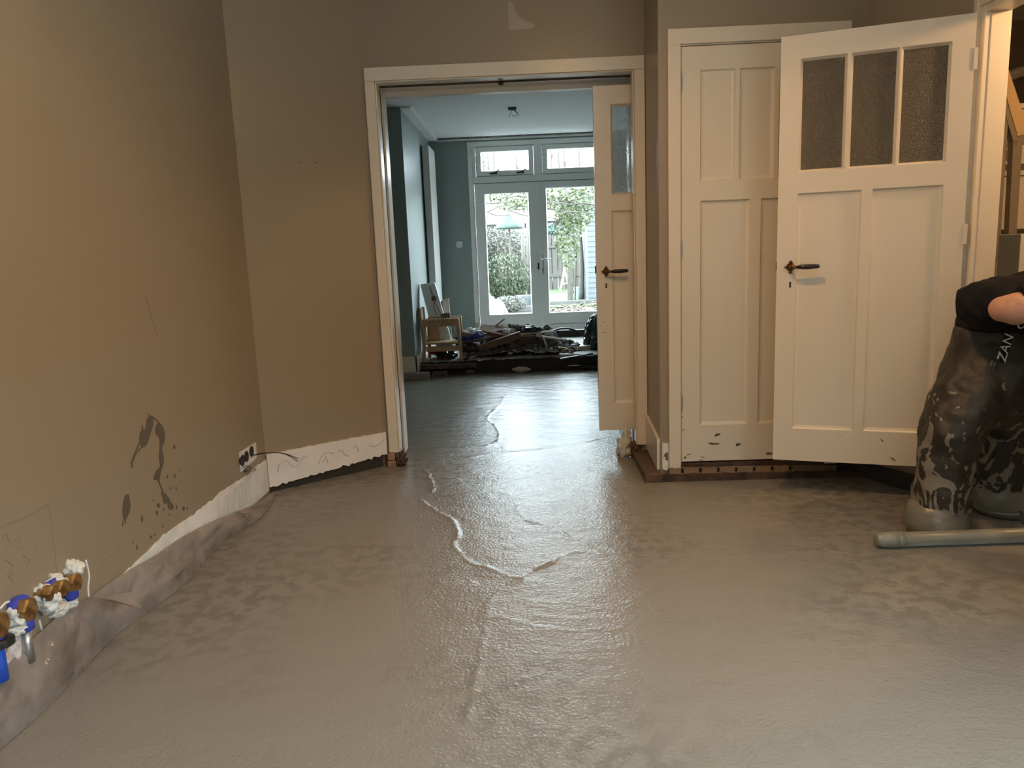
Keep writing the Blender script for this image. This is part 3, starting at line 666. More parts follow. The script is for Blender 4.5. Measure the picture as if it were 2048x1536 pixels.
for cx, cy, rx, ry in [(713, 548, 7, 24), (716, 826, 7, 20), (643, 831, 7, 14), (560, 1108, 14, 22), (545, 1180, 10, 24), (610, 1150, 5, 14), (735, 1125, 7, 22), (800, 1136, 11, 20), (838, 1136, 5, 14), (402, 1238, 7, 30),
                       (600, 1310, 5, 15), (488, 1412, 9, 18), (524, 1390, 4, 14), (670, 945, 4, 14), (730, 945, 4, 16), (352, 1512, 6, 24), (312, 1465, 4, 12), (763, 768, 4, 10), (667, 1195, 4, 8), (729, 1218, 4, 8), (505, 1058, 3, 6)]:
    wallshape(Z([(cx+rx*math.cos(t*PI/4), cy+ry*math.sin(t*PI/4)) for t in range(8)]))
for x in (600.5, 635):   # two drilled holes in the angled wall
    p = onang(x, 324 if x < 610 else 325)-Vector((na.x, na.y, 0))*.0185
    MB().lathe(p, (na.x, na.y, 0), [(-.002, .0035), (.0008, .0035)], 10).build('drilled_hole', DARKBOX, bpy.data.objects['wall_corner_left'])

# pencil scribbles near the pipes
PENC = mat('pencil_line', (.23, .20, .19), .7)
for L in ([(0, 1055), (50, 1035), (96, 1008)], [(96, 1008), (104, 1050), (110, 1105), (114, 1148)], [(290, 590), (305, 640), (314, 672)], [(3, 1075), (12, 1068), (20, 1085), (8, 1098)], [(25, 1085), (40, 1075), (35, 1100), (48, 1092)],
          [(45, 1110), (60, 1120), (52, 1135)], [(10, 1120), (25, 1130), (18, 1150), (30, 1145)], [(62, 1100), (75, 1092), (70, 1115)], [(200, 1125), (255, 1088)], [(15, 1150), (28, 1165), (8, 1180)]):
    MB().tube([onwall(x, y, .0005) for x, y in L], .0011, 4).build('pencil_line', PENC, WL)

# ------------------------------------------------------------------ plastic film along the left wall
topL = [(540, 984), (508, 1008), (427, 1041), (364, 1074), (312, 1109), (246, 1148), (175, 1197), (131, 1221), (68, 1276), (0, 1345), (-90, 1450), (-250, 1640)]
botL = [(545, 1000), (536, 1019), (506, 1046), (443, 1088), (366, 1170), (273, 1240), (224, 1278), (161, 1345), (90, 1420), (0, 1500), (-120, 1610), (-330, 1800)]
T_ = catmull([at(x, y, X=XL+.012) for x, y in topL], 12); B_ = catmull([at(x, y, Z=.004) for x, y in botL], 12)
mbp = MB(); rows = []; NV = 16
for i, (a, b) in enumerate(zip(T_, B_)):
    row = []
    for j in range(NV+1):
        v = j/NV; p = a.lerp(b, v)
        bul = math.sin(PI*v)*.02
        f1 = .030*noise.noise(Vector((p.y*6, v*1.8, 1.0)))-.022*abs(noise.noise(Vector((p.y*11+v*2, v*3, 4))))+.008*noise.noise(Vector((p.y*30+v*6, v*5, 8)))
        f1 *= math.sin(PI*min(1, v*1.15+.08))
        p = p+Vector((.75, 0, .45))*(bul+f1)
        p.x = max(p.x, XL+.007); p.z = max(p.z, .003)
        row.append(mbp.bm.verts.new(p))
    rows.append(row)
for i in range(len(rows)-1):
    for j in range(NV): mbp.bm.faces.new((rows[i][j], rows[i+1][j], rows[i+1][j+1], rows[i][j+1]))
pf = mbp.build('plastic_film', FILM, smooth=True, label='smoky grey plastic edge film draped between left wall and wet floor', cat='plastic sheet')
f = MB(); a, b, c_ = [at(x, y, X=XL+d) for x, y, d in ((190, 1196, .06), (262, 1184, .10), (283, 1217, .14))]; d_ = at(226, 1200, X=XL+.10)
f.bm.faces.new([f.bm.verts.new(v) for v in (a, b, c_, d_)]); f.build('folded_flap', FILM, pf, smooth=True)

# ------------------------------------------------------------------ open socket boxes and the wire
so = empty('socket_box', at(494, 915, X=XL), 'open triple socket hole low on the left wall with loose wires', 'socket')
o4 = [onwall(x, y, .0) for x, y in ((478, 905), (510, 885), (511, 916), (481, 944))]
MB().prism(o4, (.006, 0, 0)).build('plaster_surround', PLASTER, so)
for cx, cy in ((484, 921), (492, 913), (502, 903)):
    c = onwall(cx, cy, .004); MB().lathe(c, (1, 0, 0), [(-.004, .027), (.001, .029), (.004, .029), (.0035, .025), (.0025, .024)], 18).build('back_box', DARKBOX, so)
p0 = onwall(501, 912, .008)
for k, (ex, ey) in enumerate(((597, 918), (596, 923))):
    A = catmull([p0, at(520, 908-k, Y=3.80), at(545, 905, Y=3.72), at(572, 908+k, Y=3.7), at(ex, ey, Y=3.7)], 6)
    MB().tube(A, .0024, 6).build('wire', BLACKP, so, smooth=True)
mp_ = MB(); mp_.blob(onwall(497, 938, .012), (.012, .035, .010), 3, .4, 4, 2); mp_.build('crumbled_plaster', BRICKG, so, smooth=True)
mbw = MB(); mbw.tube([onwall(x, y, .02) for x, y in ((484, 936), (494, 931), (506, 934), (512, 940), (500, 943))], .003, 6); mbw.build('wire', STEEL, so, smooth=True)

# ------------------------------------------------------------------ water connections
def fitting(px, py, r, lab, parts='', tilt=0):
    c = onwall(px, py, .05); e = empty('pipe_fitting', c, lab, 'pipe fitting', 'brass water connections in the left wall')
    h = MB(); h.lathe(c, (1, .08, tilt), [(-.052, r*.75), (-.03, r*.78), (-.028, r), (-.006, r), (.0, r*.93), (.002, r*.35)], 6); h.build('brass_nut', BRASS, e, bevel=.002)
    if 'c' in parts: MB().lathe(c+Vector((-.03, 0, -r*.9)), (0, .15, -1), [(-.006, r*.66), (0, r*.72), (.028, r*.70), (.032, r*.5)], 14).build('blue_collar', BLUECAP, e, smooth=True)
    if 'b' in parts: MB().lathe(c+Vector((-.035, 0, 0)), (1, 0, 0), [(-.012, r*1.1), (0, r*1.18), (.008, r*1.18), (.012, r*.9)], 16).build('blue_collar', BLUECAP, e)
    if 'p' in parts: MB().tube([c+Vector((-.03, 0, -r*.9)), c+Vector((-.03, 0, -.16))], r*.52, 14).build('pipe', BLUEBR, e, smooth=True)
    if 'g' in parts: MB().tube([c+Vector((-.03, 0, -r*.9-.03)), c+Vector((-.03, 0, -.16))], r*.42, 14).build('pipe', STEEL, e, smooth=True)
    if 'r' in parts:
        k = MB(); zc = -r*.95
        k.lathe(c+Vector((-.02, 0, zc)), (0, 0, -1), [(0, r*.85), (.004, r*1.02), (.02, r*1.02), (.024, r*.85)], 26); k.build('ribbed_ring', BLACKP, e)
    return e
fitting(156, 1163, .030, 'hexagonal brass pipe fitting nearest the doorway, blue collar below it', 'c', .1)
fitting(131, 1176, .029, 'second brass pipe fitting from the doorway, blue edge below', 'b', 0)
fitting(109, 1186, .026, 'small dull brass pipe fitting half buried in white foam', '', -.1)
fitting(64, 1219, .036, 'large brass pipe fitting with blue collar and grey pipe beneath', 'bcg', 0)
fitting(6, 1251, .038, 'large brass pipe fitting at the picture edge above a bright blue pipe', 'rcp', 0)
FOAM = mat('white_foam', (.74, .75, .71), .7, col2=(.60, .60, .56), nscale=40, bump=.9, bscale=60, bdist=.008)
FOAMP = mat('pinkish_plaster_rubble', (.60, .50, .48), .8, col2=(.74, .72, .70), nscale=45, nlo=.45, nhi=.55, bump=.9, bscale=80, bdist=.008)
for i, (x, y, ry, rz, d, lab) in enumerate([(144, 1139, .034, .030, .02, 'lump of white foam on top beside the brass fitting nearest the doorway'), (110, 1165, .036, .026, .02, 'lump of white foam above the small brass fitting'),
        (90, 1200, .040, .036, .03, 'lump of white foam right of the large blue collared fitting'), (82, 1182, .022, .020, .02, 'small lump of white foam between the middle fittings'), (30, 1233, .045, .036, .02, 'rough white foam left of the large blue collared fitting'),
        (118, 1218, .055, .022, .01, 'low white foam below the middle brass fittings'), (136, 1203, .03, .022, .015, 'white foam under the second brass fitting'), (25, 1262, .034, .016, .02, 'white foam beside the black ribbed ring')]):
    k = MB(); k.blob(onwall(x, y, d*.5), (d+.012, ry*.8, rz), 4, .22, 2.4, i); k.build('foam_lump', FOAM, smooth=True, label=lab, cat='foam', group='foam lumps round the pipes')
k = MB(); k.blob(onwall(30, 1295, .004), (.012, .055, .055), 4, .2, 3, 20); k.build('plaster_rubble', FOAMP, smooth=True, label='pinkish broken plaster between the two blue pipes', cat='plaster')
# chased edge of the plaster round the pipes
for L in ([(171, 1120), (178, 1150), (176, 1175), (178, 1195)], [(0, 1218), (15, 1204), (40, 1206)], [(78, 1240), (84, 1262), (88, 1270)]):
    MB().tube(catmull([onwall(x, y, .001) for x, y in L], 4), .0035, 6).build('chased_edge', PLASTER, WL, smooth=True)

# ------------------------------------------------------------------ rotten timber edges by the doorway and closet
w = MB(); w.box((.595, YC-.075, .0), (.690, YD+.02, .050)); wb = w.build('timber_batten', wood('reddish_batten', (.12, .07, .045), (.06, .032, .022), .6, axis=1), bevel=.003, label='brown timber batten along the side wall from doorway to closet corner', cat='batten')
eb = edgeboard((.60, YC-.035), (1.98, YC-.035), 0, 0, .036, .024, .034, (0, -1), 60, .002, .010, 8)
eb.build('timber_batten', BROWNPAINT, label='ragged brown timber strip on the floor in front of the closet', cat='batten')
eb = edgeboard((.735, YC-.02), (1.60, YC-.02), .030, .025, .068, .058, .014, (0, -1), 60, .004, .006, 12)
lath = eb.build('pine_lath', OLDPINE, label='pale notched pine lath under the closet door', cat='lath')
for k in range(7):
    x = .80+k*.098
    mbn = MB(); mbn.bar((x, YC-.037, .066-.001*k), (x+.010, YC-.037, .040), .003, .008); mbn.bar((x+.012, YC-.037, .064-.001*k), (x, YC-.037, .042), .003, .008); mbn.build('notch', DARKVOID, lath)
w = MB(); w.box((.735, YC-.018, .05), (1.66, YC+.06, .088)); w.build('threshold', BROWNPAINT, label='dark red-brown threshold board under the closet door', cat='threshold', bevel=.003)
w = MB(); w.box((1.66, YC-.02, .0), (1.735, YC-.002, .09)); w.prism([(1.733, YC-.021, 0), (1.962, 3.552, 0), (1.976, 3.558, 0), (1.745, YC-.004, 0)], (0, 0, .085)); w.build('damp_membrane', mat('blue_black_membrane', (.03, .032, .042), .5, bump=.5, bscale=14, bdist=.02), label='dark membrane strip behind the open door by the worker', cat='membrane')
w = MB(); w.blob((OX0-.005, YD+.03, .035), (.035, .075, .055), 4, .35, 3, 3, keep=-.01); w.build('rotten_wood', ROTWOOD, smooth=True, label='rotten red-brown wood at the foot of the left door jamb', cat='rotten wood')
w = MB(); w.box((-.915, YD-.05, .0), (OX0-.02, YD, .038)); w.box((-.91, YD-.045, .042), (OX0-.025, YD, .082)); w.build('brick_stub', mat('old_brick', (.34, .22, .15), .8, col2=(.2, .12, .09), nscale=20, bump=.6, bscale=40), bevel=.004, label='small orange bricks under the left door casing', cat='brick')
w = MB(); w.prism([(CORN.x+.25, 4.01+.22, -.0), (-.93, YD-.01, 0), (-.93, YD+.01, 0), (CORN.x+.25, 4.01+.24, 0)], (0, 0, .10)); w.build('brick_footing', BRICK, label='dark brick footing under the loose white skirting', cat='brick')
w = MB(); w.blob((OX1-.005, YD+.015, .035), (.03, .06, .06), 4, .4, 3, 9, keep=-.01); w.build('rotten_wood', ROTWOOD, smooth=True, label='dark rotten splinters at the foot of the right door jamb', cat='rotten wood')
# crumpled grey bag by the right jamb
w = MB(); w.blob((.545, YD+.03, .055), (.040, .05, .075), 4, .22, 2.6, 4, keep=0); w.blob((.575, YD+.08, .11), (.026, .05, .075), 4, .25, 2.6, 6, keep=0)
w.tube([(.56, YD+.05, .18), (.558, YD+.03, .10), (.572, YD+.0, .03)], .010, 8)
w.build('plastic_bag', mat('greyish_film', (.50, .50, .44), .35, bump=.7, bscale=12, bdist=.03), smooth=True, label='crumpled pale plastic bag at the foot of the right door jamb', cat='bag')

# wall reflection above the doorway, put in as a paler flat shape
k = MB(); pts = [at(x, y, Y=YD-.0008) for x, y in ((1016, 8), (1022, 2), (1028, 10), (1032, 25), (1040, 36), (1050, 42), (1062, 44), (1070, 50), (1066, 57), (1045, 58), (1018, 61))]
k.prism(pts, (0, .0006, 0)).build('painted_reflection', mat('reflection_tone', (.42, .36, .30), .25), bpy.data.objects['wall_doorway'], label='pale painted reflection')
#SPLIT2
# ================================================================== THE BACK ROOM
w = MB(); w.box((-1.75, YD2, -.1), (-1.6, 7.93, ZC2+.1)); struct('wall_back_left', w, BLUEGREY)
w = MB(); w.box((-1.6, 7.93, -.1), (-1.25, YG, ZC2+.1)); struct('wall_chimney_side', w, BLUEGREY)
w = MB(); w.box((2.1, YD2, -.1), (2.25, YG, ZC2+.1)); struct('wall_back_right', w, BLUEGREY)
FX0, FX1 = -.755, 1.09
w = MB(); w.box((-1.75, YG, -.1), (FX0, YG+.12, ZC2+.1)); w.box((FX1, YG, -.1), (2.25, YG+.12, ZC2+.1)); w.box((FX0, YG, 2.735), (FX1, YG+.12, ZC2+.1)); w.box((FX0, YG, -.1), (FX1, YG+.12, .16)); struct('wall_garden', w, BLUEGREY)
w = MB(); w.box((-1.75, YD2, ZC2), (2.25, YG, ZC2+.08)); struct('ceiling_back', w, CEIL)
w = MB(); w.box((-1.25, 7.9, ZC2-.022), (-1.145, YG, ZC2)); w.box((-1.145, 7.9, ZC2-.010), (-1.135, YG, ZC2)); struct('trim_10', w, CEIL)
w = MB(); w.box((-1.6, YD2, ZC2-.02), (-1.5, 7.93, ZC2)); struct('trim_11', w, CEIL)
w = MB(); w.box((-1.145, YG-.06, ZC2-.035), (2.1, YG, ZC2-.004)); struct('trim_12', w, WHITE2)
rl = MB(); rl.box((-1.12, YG-.085, ZC2-.018), (1.9, YG-.062, ZC2-.001)); rl.build('curtain_rail', BRICKG, label='thin grey curtain rail along the ceiling above the garden doors', cat='curtain rail')
struct('baseboard_pier', MB().box((-1.6, 7.915, .06), (-1.235, 7.93, .24)), WHITE); struct('baseboard_chimney', MB().box((-1.25, 7.915, .06), (-1.232, YG, .24)), WHITE)

# garden door frame: posts, head, transom, mullion
Yf = YG-.01
w = MB(); w.box((FX0, Yf, .16), (FX0+.055, YG+.11, 2.6715)); w.box((FX0+.062, Yf+.012, .2), (-.69, YG+.11, 2.71)); w.box((1.015, Yf, .2), (FX1, YG+.11, 2.6715))
w.box((FX0, Yf, 2.672), (FX1, YG+.11, 2.735)); w.box((-.689, Yf, 2.212), (1.014, YG+.11, 2.295)); w.box((.105, Yf, 2.2955), (.215, YG+.11, 2.6715))
w.box((-.6895, Yf+.001, 2.2955), (-.653, YG+.11, 2.6715)); w.box((.9905, Yf+.001, 2.2955), (1.0145, YG+.11, 2.6715))
struct('trim_13', w, WHITE2, bevel=.003)
struct('trim_14', MB().box((-.70, Yf-.01, .165), (1.02, YG+.11, .245)), DARKVOID)
struct('trim_15', MB().box((FX0+.055, Yf+.006, .2), (FX0+.062, YG+.05, 2.7)), RAWBOARD)
def sash(name, x0, x1, z0, z1, lab, st=.075, bot=None, y0=None, T=.05):
    y0 = Yf+.004 if y0 is None else y0; bot = st if bot is None else bot
    e = empty(name, (x0, y0, z0), kind='structure', label=lab); W_, H_ = x1-x0, z1-z0
    leaf_mesh(W_, H_, T, [(st, bot, W_-st, H_-st, 'glass')], .012, .01).build('frame', WHITE2, e, local=True)
    g = MB(); g.box((st+.006, T/2-.002, bot+.006), (W_-st-.006, T/2+.002, H_-st-.006)); g.build('glass_pane', GLASS, e, local=True)
    return e
w1 = sash('window_1', -.645, .10, 2.300, 2.668, 'left hinged transom window above the garden doors', .06, .062)
w2 = sash('window_2', .22, .985, 2.300, 2.668, 'right transom window above the garden doors', .06, .062)
for x in (.17, .52):
    k = MB(); k.bar((x, -.006, .03), (x+.10, -.006, .03), .012, .018, (0, 0, 1)); k.bar((x+.06, -.02, .03), (x+.13, -.03, .075), .008, .012); k.lathe((x+.05, -.012, .035), (0, -1, 0), [(-.006, .012), (.012, .010)], 8)
    k.build('stay_latch', BLACKP, w1, local=True)
d4 = sash('door_4', -.685, .15, .255, 2.206, 'left leaf of the white glazed garden doors', .13, .235)
d5 = sash('door_5', .165, 1.012, .255, 2.206, 'right leaf of the white glazed garden doors, with lever handle', .085, .235)
m_ = MB(); m_.box((.13, Yf-.014, .255), (.172, Yf+.004, 2.20)); m_.build('astragal', WHITE2, d4, bevel=.004)
m_ = MB(); m_.box((.0, -.0, .0), (.001, .001, .001)); m_.bm.free()
m_ = MB(); m_.box((.245, Yf+.0005, .335), (.93, Yf+.0045, .34)); m_.build('panel_groove', GROOVE, d5)
h = at(1085, 528, Y=Yf); k = MB(); k.box((h.x-.018, Yf-.006, h.z-.14), (h.x+.018, Yf+.004, h.z+.12)); k.build('handle_plate', STEEL, d5, bevel=.003)
k = MB(); k.tube([(h.x, Yf-.005, h.z+.06), (h.x, Yf-.05, h.z+.06), (h.x+.02, Yf-.055, h.z+.06), (h.x+.12, Yf-.055, h.z+.06)], .009, 8); k.build('door_handle', STEEL, d5, smooth=True)
k = MB(); k.box((h.x-.006, Yf-.008, h.z-.10), (h.x+.006, Yf-.006, h.z-.05)); k.build('keyhole', DARKBOX, d5)
k = MB(); h = at(1077, 532, Y=Yf-.014); k.box((h.x-.011, Yf-.02, h.z-.045), (h.x+.011, Yf-.014, h.z+.04)); k.build('bolt', DARKBOX, d4)
G_ = MB(); G_.box((-.693, Yf+.008, .25), (-.687, Yf+.02, 2.21)); G_.box((.153, Yf+.008, .25), (.163, Yf+.02, 2.21)); G_.box((-.69, Yf+.0, 2.207), (1.015, Yf+.02, 2.2115))
G_.box((-.652, Yf-.001, 2.296), (.106, Yf+.02, 2.2995)); G_.box((.213, Yf-.001, 2.296), (.99, Yf+.02, 2.2995)); G_.box((-.652, Yf-.001, 2.6685), (.106, Yf+.02, 2.6715)); G_.box((.213, Yf-.001, 2.6685), (.99, Yf+.02, 2.6715))
G_.box((-.6515, Yf+.005, 2.298), (-.6455, Yf+.02, 2.67)); G_.box((.1005, Yf+.0, 2.298), (.1045, Yf+.02, 2.67)); G_.box((.2155, Yf, 2.298), (.2195, Yf+.02, 2.67))
struct('trim_16', G_, GROOVE)

# light switch, ceiling rose
p = at(919, 489, Y=YG); sw = empty('light_switch', (p.x, YG-.001, p.z), 'white square light switch on the grey-green wall by the garden door', 'light switch')
MB().box((p.x-.04, YG-.01, p.z-.04), (p.x+.04, YG-.001, p.z+.04)).build('switch_plate', WHITEP, sw, bevel=.004)
MB().box((p.x-.022, YG-.014, p.z-.022), (p.x+.022, YG-.008, p.z+.022)).build('rocker', RADW, sw, bevel=.003)
p = at(1025, 218, Z=ZC2-.012); cr = empty('ceiling_outlet', (p.x, p.y, ZC2), 'black ceiling connector with short loose wires in the back room', 'ceiling outlet')
MB().box((p.x-.045, p.y-.03, ZC2-.024), (p.x+.04, p.y+.03, ZC2-.001)).build('connector_block', BLACKP, cr, bevel=.003)
for pts in ([(.0, 0, -.02), (-.03, 0, -.07), (-.04, .0, -.095)], [(0, 0, -.02), (.04, 0, -.05), (.035, 0, -.085), (-.01, 0, -.07)], [(.02, 0, -.02), (.055, 0, -.06), (.06, 0, -.088)]):
    MB().tube(catmull([(p.x+a, p.y+b, ZC2+c) for a, b, c in pts], 5), .003, 5).build('wire', BLACKP, cr, smooth=True)

# tall radiator on the chimney wall
ra = empty('radiator', (-1.17, 9.55, .65), 'tall narrow white panel radiator on the left wall of the back room', 'radiator')
w = MB(); w.box((-1.172, 9.25, .72), (-1.150, 9.83, 2.60)); w.build('front_panel', RADW, ra, bevel=.004)
w = MB(); w.box((-1.232, 9.25, .72), (-1.210, 9.83, 2.60)); w.build('rear_panel', RADW, ra, bevel=.004)
w = MB(); w.box((-1.212, 9.252, .74), (-1.170, 9.262, 2.575)); w.build('side_cover', RADW, ra)
w = MB()
w.box((-1.209, 9.262, 2.582), (-1.173, 9.828, 2.586))
for k in range(9): w.box((-1.208, 9.27+k*.062, 2.5855), (-1.174, 9.28+k*.062, 2.597))
w.build('top_grille', STEEL, ra)
w = MB(); w.tube([(-1.19, 9.32, .72), (-1.19, 9.32, .15)], .009, 8); w.build('pipe', RADW, ra, smooth=True)

# old concrete floor left standing at the garden side
bm = MB(); rows = []; zs = .152
NX = 90
fr = []
for i in range(NX+1):
    x = -1.3+(2.1+1.3)*i/NX; y = 8.2+.03*noise.noise(Vector((x*3, 0, 2)))+.015*noise.noise(Vector((x*11, 0, 2)))
    zt = .165+.012*noise.noise(Vector((x*2, 4, 0)))
    if x < -.7: zt -= .03
    fr.append([bm.bm.verts.new((x, y+.02, -.05)), bm.bm.verts.new((x, y+.02+.02*noise.noise(Vector((x*14, 9, 2))), .03)), bm.bm.verts.new((x, y, zt-.02)), bm.bm.verts.new((x, y+.02, zt)), bm.bm.verts.new((x, y+.4, .160)), bm.bm.verts.new((x, YG, .155))])
for i in range(NX):
    for k in range(5): bm.bm.faces.new((fr[i][k], fr[i+1][k], fr[i+1][k+1], fr[i][k+1]))
o = struct('floor_old_slab', bm, CONC)
w = edgeboard((-1.25, 8.175), (2.1, 8.185), -.02, -.02, .140, .155, .03, (0, -1), 90, .0, .018, 31); w.build('soil_edge', DARKVOID, label='dark broken soil edge under the old concrete floor', cat='soil', smooth=False)
for i, (x, y, r, M_, lab) in enumerate([(1160*0+1043, 739, (.09, .03, .028), PALEW, 'flat pale stone lying on the edge of the wet floor'), (1148, 731, (.06, .02, .006), PALEW, 'thin white sliver on the soil edge right of the middle'), (940, 743, (.05, .02, .02), BRICKG, 'small grey stone on the soil edge left of the middle'), (1185, 735, (.12, .05, .035), BLACKP, 'black crumpled scrap on the soil edge by the sliding door')]):
    p = at(x, y, Y=8.12); MB().blob((p.x, p.y, max(p.z, .01)), r, 3, .25, 2.5, i).build('stone' if i != 3 else 'plastic_scrap', M_, smooth=i != 0, label=lab, cat='stone' if i != 3 else 'scrap')
# kerb beam and bricks in front of the pier
w = MB(); w.box((-1.56, 7.82, -.0), (-1.10, 7.91, .075)); w.build('brick_footing', CONC, bevel=.01, label='rough grey brick footing under the chimney pier', cat='footing')
w = MB(); w.bar((-1.22, 8.09, .10), (-.62, 8.12, .095), .07, .05); w.build('timber_beam', BROWNPAINT, label='dark timber beam on the slab edge under the wooden chair', cat='beam', bevel=.004)
w = MB(); w.box((-1.09, 7.98, .0), (-.93, 8.06, .055)); w.build('brick', BRICK, label='dark brick on the edge in front of the wooden chair', cat='brick', bevel=.005)

# ------------------------------------------------------------------ chair
SZ = .135
def px(x, y, Y): return at(x, y, Y=Y)
ch = empty('armchair', (px(885, 727, 8.25).x, 8.3, SZ), 'small light wood armchair at the left of the rubble heap', 'chair')
fl_, fr_ = px(848, 728, 8.20), px(924, 728, 8.20)
tl_, trr = px(850, 640, 8.22), px(915, 640, 8.22)
def leg(a, b, wd=.038): MB().bar(a, b, wd, wd, (0, 1, 0)).build('leg', BIRCH, ch, bevel=.004)
zt = tl_.z
leg((fl_.x, 8.20, SZ), (tl_.x, 8.20, zt)); leg((fr_.x, 8.20, SZ), (trr.x, 8.20, zt))
leg((fl_.x+.03, 8.47, SZ+.01), (tl_.x+.01, 8.47, zt)); leg((fr_.x, 8.47, SZ+.01), (trr.x, 8.47, zt))
MB().box((tl_.x-.02, 8.17, zt-.02), (trr.x+.02, 8.235, zt+.012)).build('armrest', BIRCH, ch, bevel=.006)
MB().box((tl_.x, 8.445, zt-.02), (trr.x+.02, 8.50, zt+.012)).build('armrest', BIRCH, ch, bevel=.006)
MB().box((tl_.x, 8.18, zt-.075), (trr.x, 8.205, zt-.02)).build('upper_rail', BIRCH, ch, bevel=.003)
s1 = px(850, 690, 8.2).z
MB().box((tl_.x, 8.19, s1-.0), (trr.x+.01, 8.49, s1+.022)).build('seat', BIRCH, ch, bevel=.005)
MB().box((tl_.x, 8.185, s1-.075), (trr.x+.015, 8.21, s1-.018)).build('seat_rail', BIRCH, ch, bevel=.003)
bt = px(845, 617, 8.2).z
MB().prism([(tl_.x-.045, 8.20, s1), (tl_.x-.02, 8.20, s1), (tl_.x-.035, 8.20, bt), (tl_.x-.06, 8.20, bt+.004)], (0, .28, 0)).build('backrest', BIRCH, ch, bevel=.006)
MB().prism([(tl_.x+.02, 8.42, s1+.01), (tl_.x+.13, 8.42, s1+.01), (tl_.x+.10, 8.42, zt), (tl_.x+.02, 8.42, zt)], (0, .018, 0)).build('side_panel', BIRCH, ch)
p = px(892, 632, 8.3); MB().lathe((p.x, 8.3, zt+.012), (0, 0, 1), [(0, .052), (.012, .052), (.045, .052), (.047, .047), (.010, .045)], 20).build('tape_roll', BRICKG, smooth=False, label='grey roll of tape standing on the arm of the wooden chair', cat='tape roll')
# boards leaning on the wall
b1 = empty('leaning_board', (px(880, 690, 8.5).x, 8.5, .16), 'white board with a loose cable leaning on the left wall behind the chair', 'board')
c = [px(876, 684, 8.50), px(910, 684, 8.50), px(869, 565, 8.53), px(840.5, 569, 8.53)]
c[0].z = c[1].z = .165
MB().prism(c, (0.002, .020, .002)).build('panel', WHITEP, b1)
ct = [px(x, y, 8.53) for x, y in ((860, 572), (864, 585), (868, 592))]; cb = [px(x, y, 8.50) for x, y in ((869, 603), (876, 615), (882, 628), (880, 636))]; cc_ = [px(x, y, 8.50) for x, y in ((870, 603), (868, 616), (876, 630))]
for L in (ct, cb, cc_): MB().tube(catmull([v-Vector((0, .03, 0)) for v in L], 4), .005, 6).build('cable', BRICKG, b1, smooth=True)
MB().blob(px(868, 597, 8.47), (.028, .02, .03), 3, .25, 3, 3).build('cable_plug', BRICKG, b1, smooth=True)
c = [px(893, 684, 8.60), px(906, 684, 8.60), px(897, 597, 8.66), px(885, 600, 8.66)]; c[0].z = c[1].z = .165
MB().prism(c, (.003, .02, 0)).build('leaning_plank', PALEW, label='pale wooden plank leaning on the wall behind the white board', cat='plank', bevel=.002)
MB().prism([px(x, y, 8.56) for x, y in ((893, 655), (907, 652), (907, 683), (893, 684))], (.0, .006, 0)).build('glass_jar_box', glass_thin('greenish_plastic', (.75, .85, .8), .15, .1), label='clear greenish plastic box seen through the chair', cat='box')

# ------------------------------------------------------------------ rubble heap and the things on it
hp = MB(); cen = px(1000, 716, 8.75)
NXh, NYh = 90, 56; rr = []
for i in range(NXh+1):
    row = []
    for j in range(NYh+1):
        x = -.80+1.42*i/NXh; y = 8.165+1.14*j/NYh
        u, v = (i/NXh*2-1), (j/NYh*2-1)
        t_ = max(0, min(1, (y-8.38)/.25)); hgt = max(0, 1-abs(u)**2.4)*(max(0, 1-abs(v)**2.2)*.175*t_*t_*(3-2*t_)*1.1+(.062 if u < .55 else 0))*(1 if u < .2 else 1-.5*(u-.2))
        hgt *= 1+.6*noise.noise(Vector((x*5, y*5, 0))); hgt += .07*abs(noise.noise(Vector((x*16, y*16, 5))))*(hgt > .012)
        row.append(hp.bm.verts.new((x, y, .150+max(0, hgt))))
    rr.append(row)
for i in range(NXh):
    for j in range(NYh): hp.bm.faces.new((rr[i][j], rr[i+1][j], rr[i+1][j+1], rr[i][j+1]))
hp.build('rubble_heap', RUBBLE, label='dark heap of demolition rubble on the old floor before the garden doors', cat='rubble', kind='stuff')
def brickp(x0, y0, x1, y1, Y, M_, lab, dep=.10, rz=0, tilt=0):
    a, b = px(x0, y1, Y), px(x1, y0, Y); cx, cz = (a.x+b.x)/2, (a.z+b.z)/2; W_, H_ = abs(b.x-a.x), abs(b.z-a.z)
    k = MB(); k.box((-W_/2, 0, -H_/2), (W_/2, dep, H_/2))
    R_ = Matrix.Rotation(rz, 4, 'Z') @ Matrix.Rotation(tilt, 4, 'Y')
    for v in k.bm.verts: v.co = R_ @ v.co+Vector((cx, Y, cz))+Vector((.004*random.uniform(-1, 1), 0, .004*random.uniform(-1, 1)))
    k.build('brick', M_, bevel=.006, label=lab, cat='brick', group='bricks in the rubble heap')
brickp(1038, 671, 1071, 689, 8.42, BRICK, 'large dark brick on top of the brick pile, right of the plank')
brickp(1051, 689, 1074, 700, 8.40, BRICKG, 'grey brick second from the top of the pile')
brickp(1054, 700, 1074, 712, 8.38, BRICK, 'dark brick third from the top of the pile')
brickp(1039, 711, 1058, 721, 8.30, BRICKG, 'pale grey brick standing at the foot of the pile')
brickp(1058, 710, 1080, 722, 8.32, BRICK, 'dark brick at the foot of the pile right of the pale one')
brickp(996, 713, 1018, 724, 8.29, BRICKG, 'grey brick lying low in the middle of the heap edge')
brickp(941, 706, 962, 721, 8.30, BRICK, 'dark reddish brick at the left end of the heap')
brickp(966, 712, 973, 728, 8.26, BRICKG, 'narrow upright stone at the left heap edge')
brickp(943, 686, 958, 701, 8.40, BRICKG, 'grey hollow block above the left end of the heap', tilt=.1)
brickp(1020, 690, 1046, 712, 8.42, BRICK, 'dark brick buried in the middle of the heap left of the pile', tilt=.3)
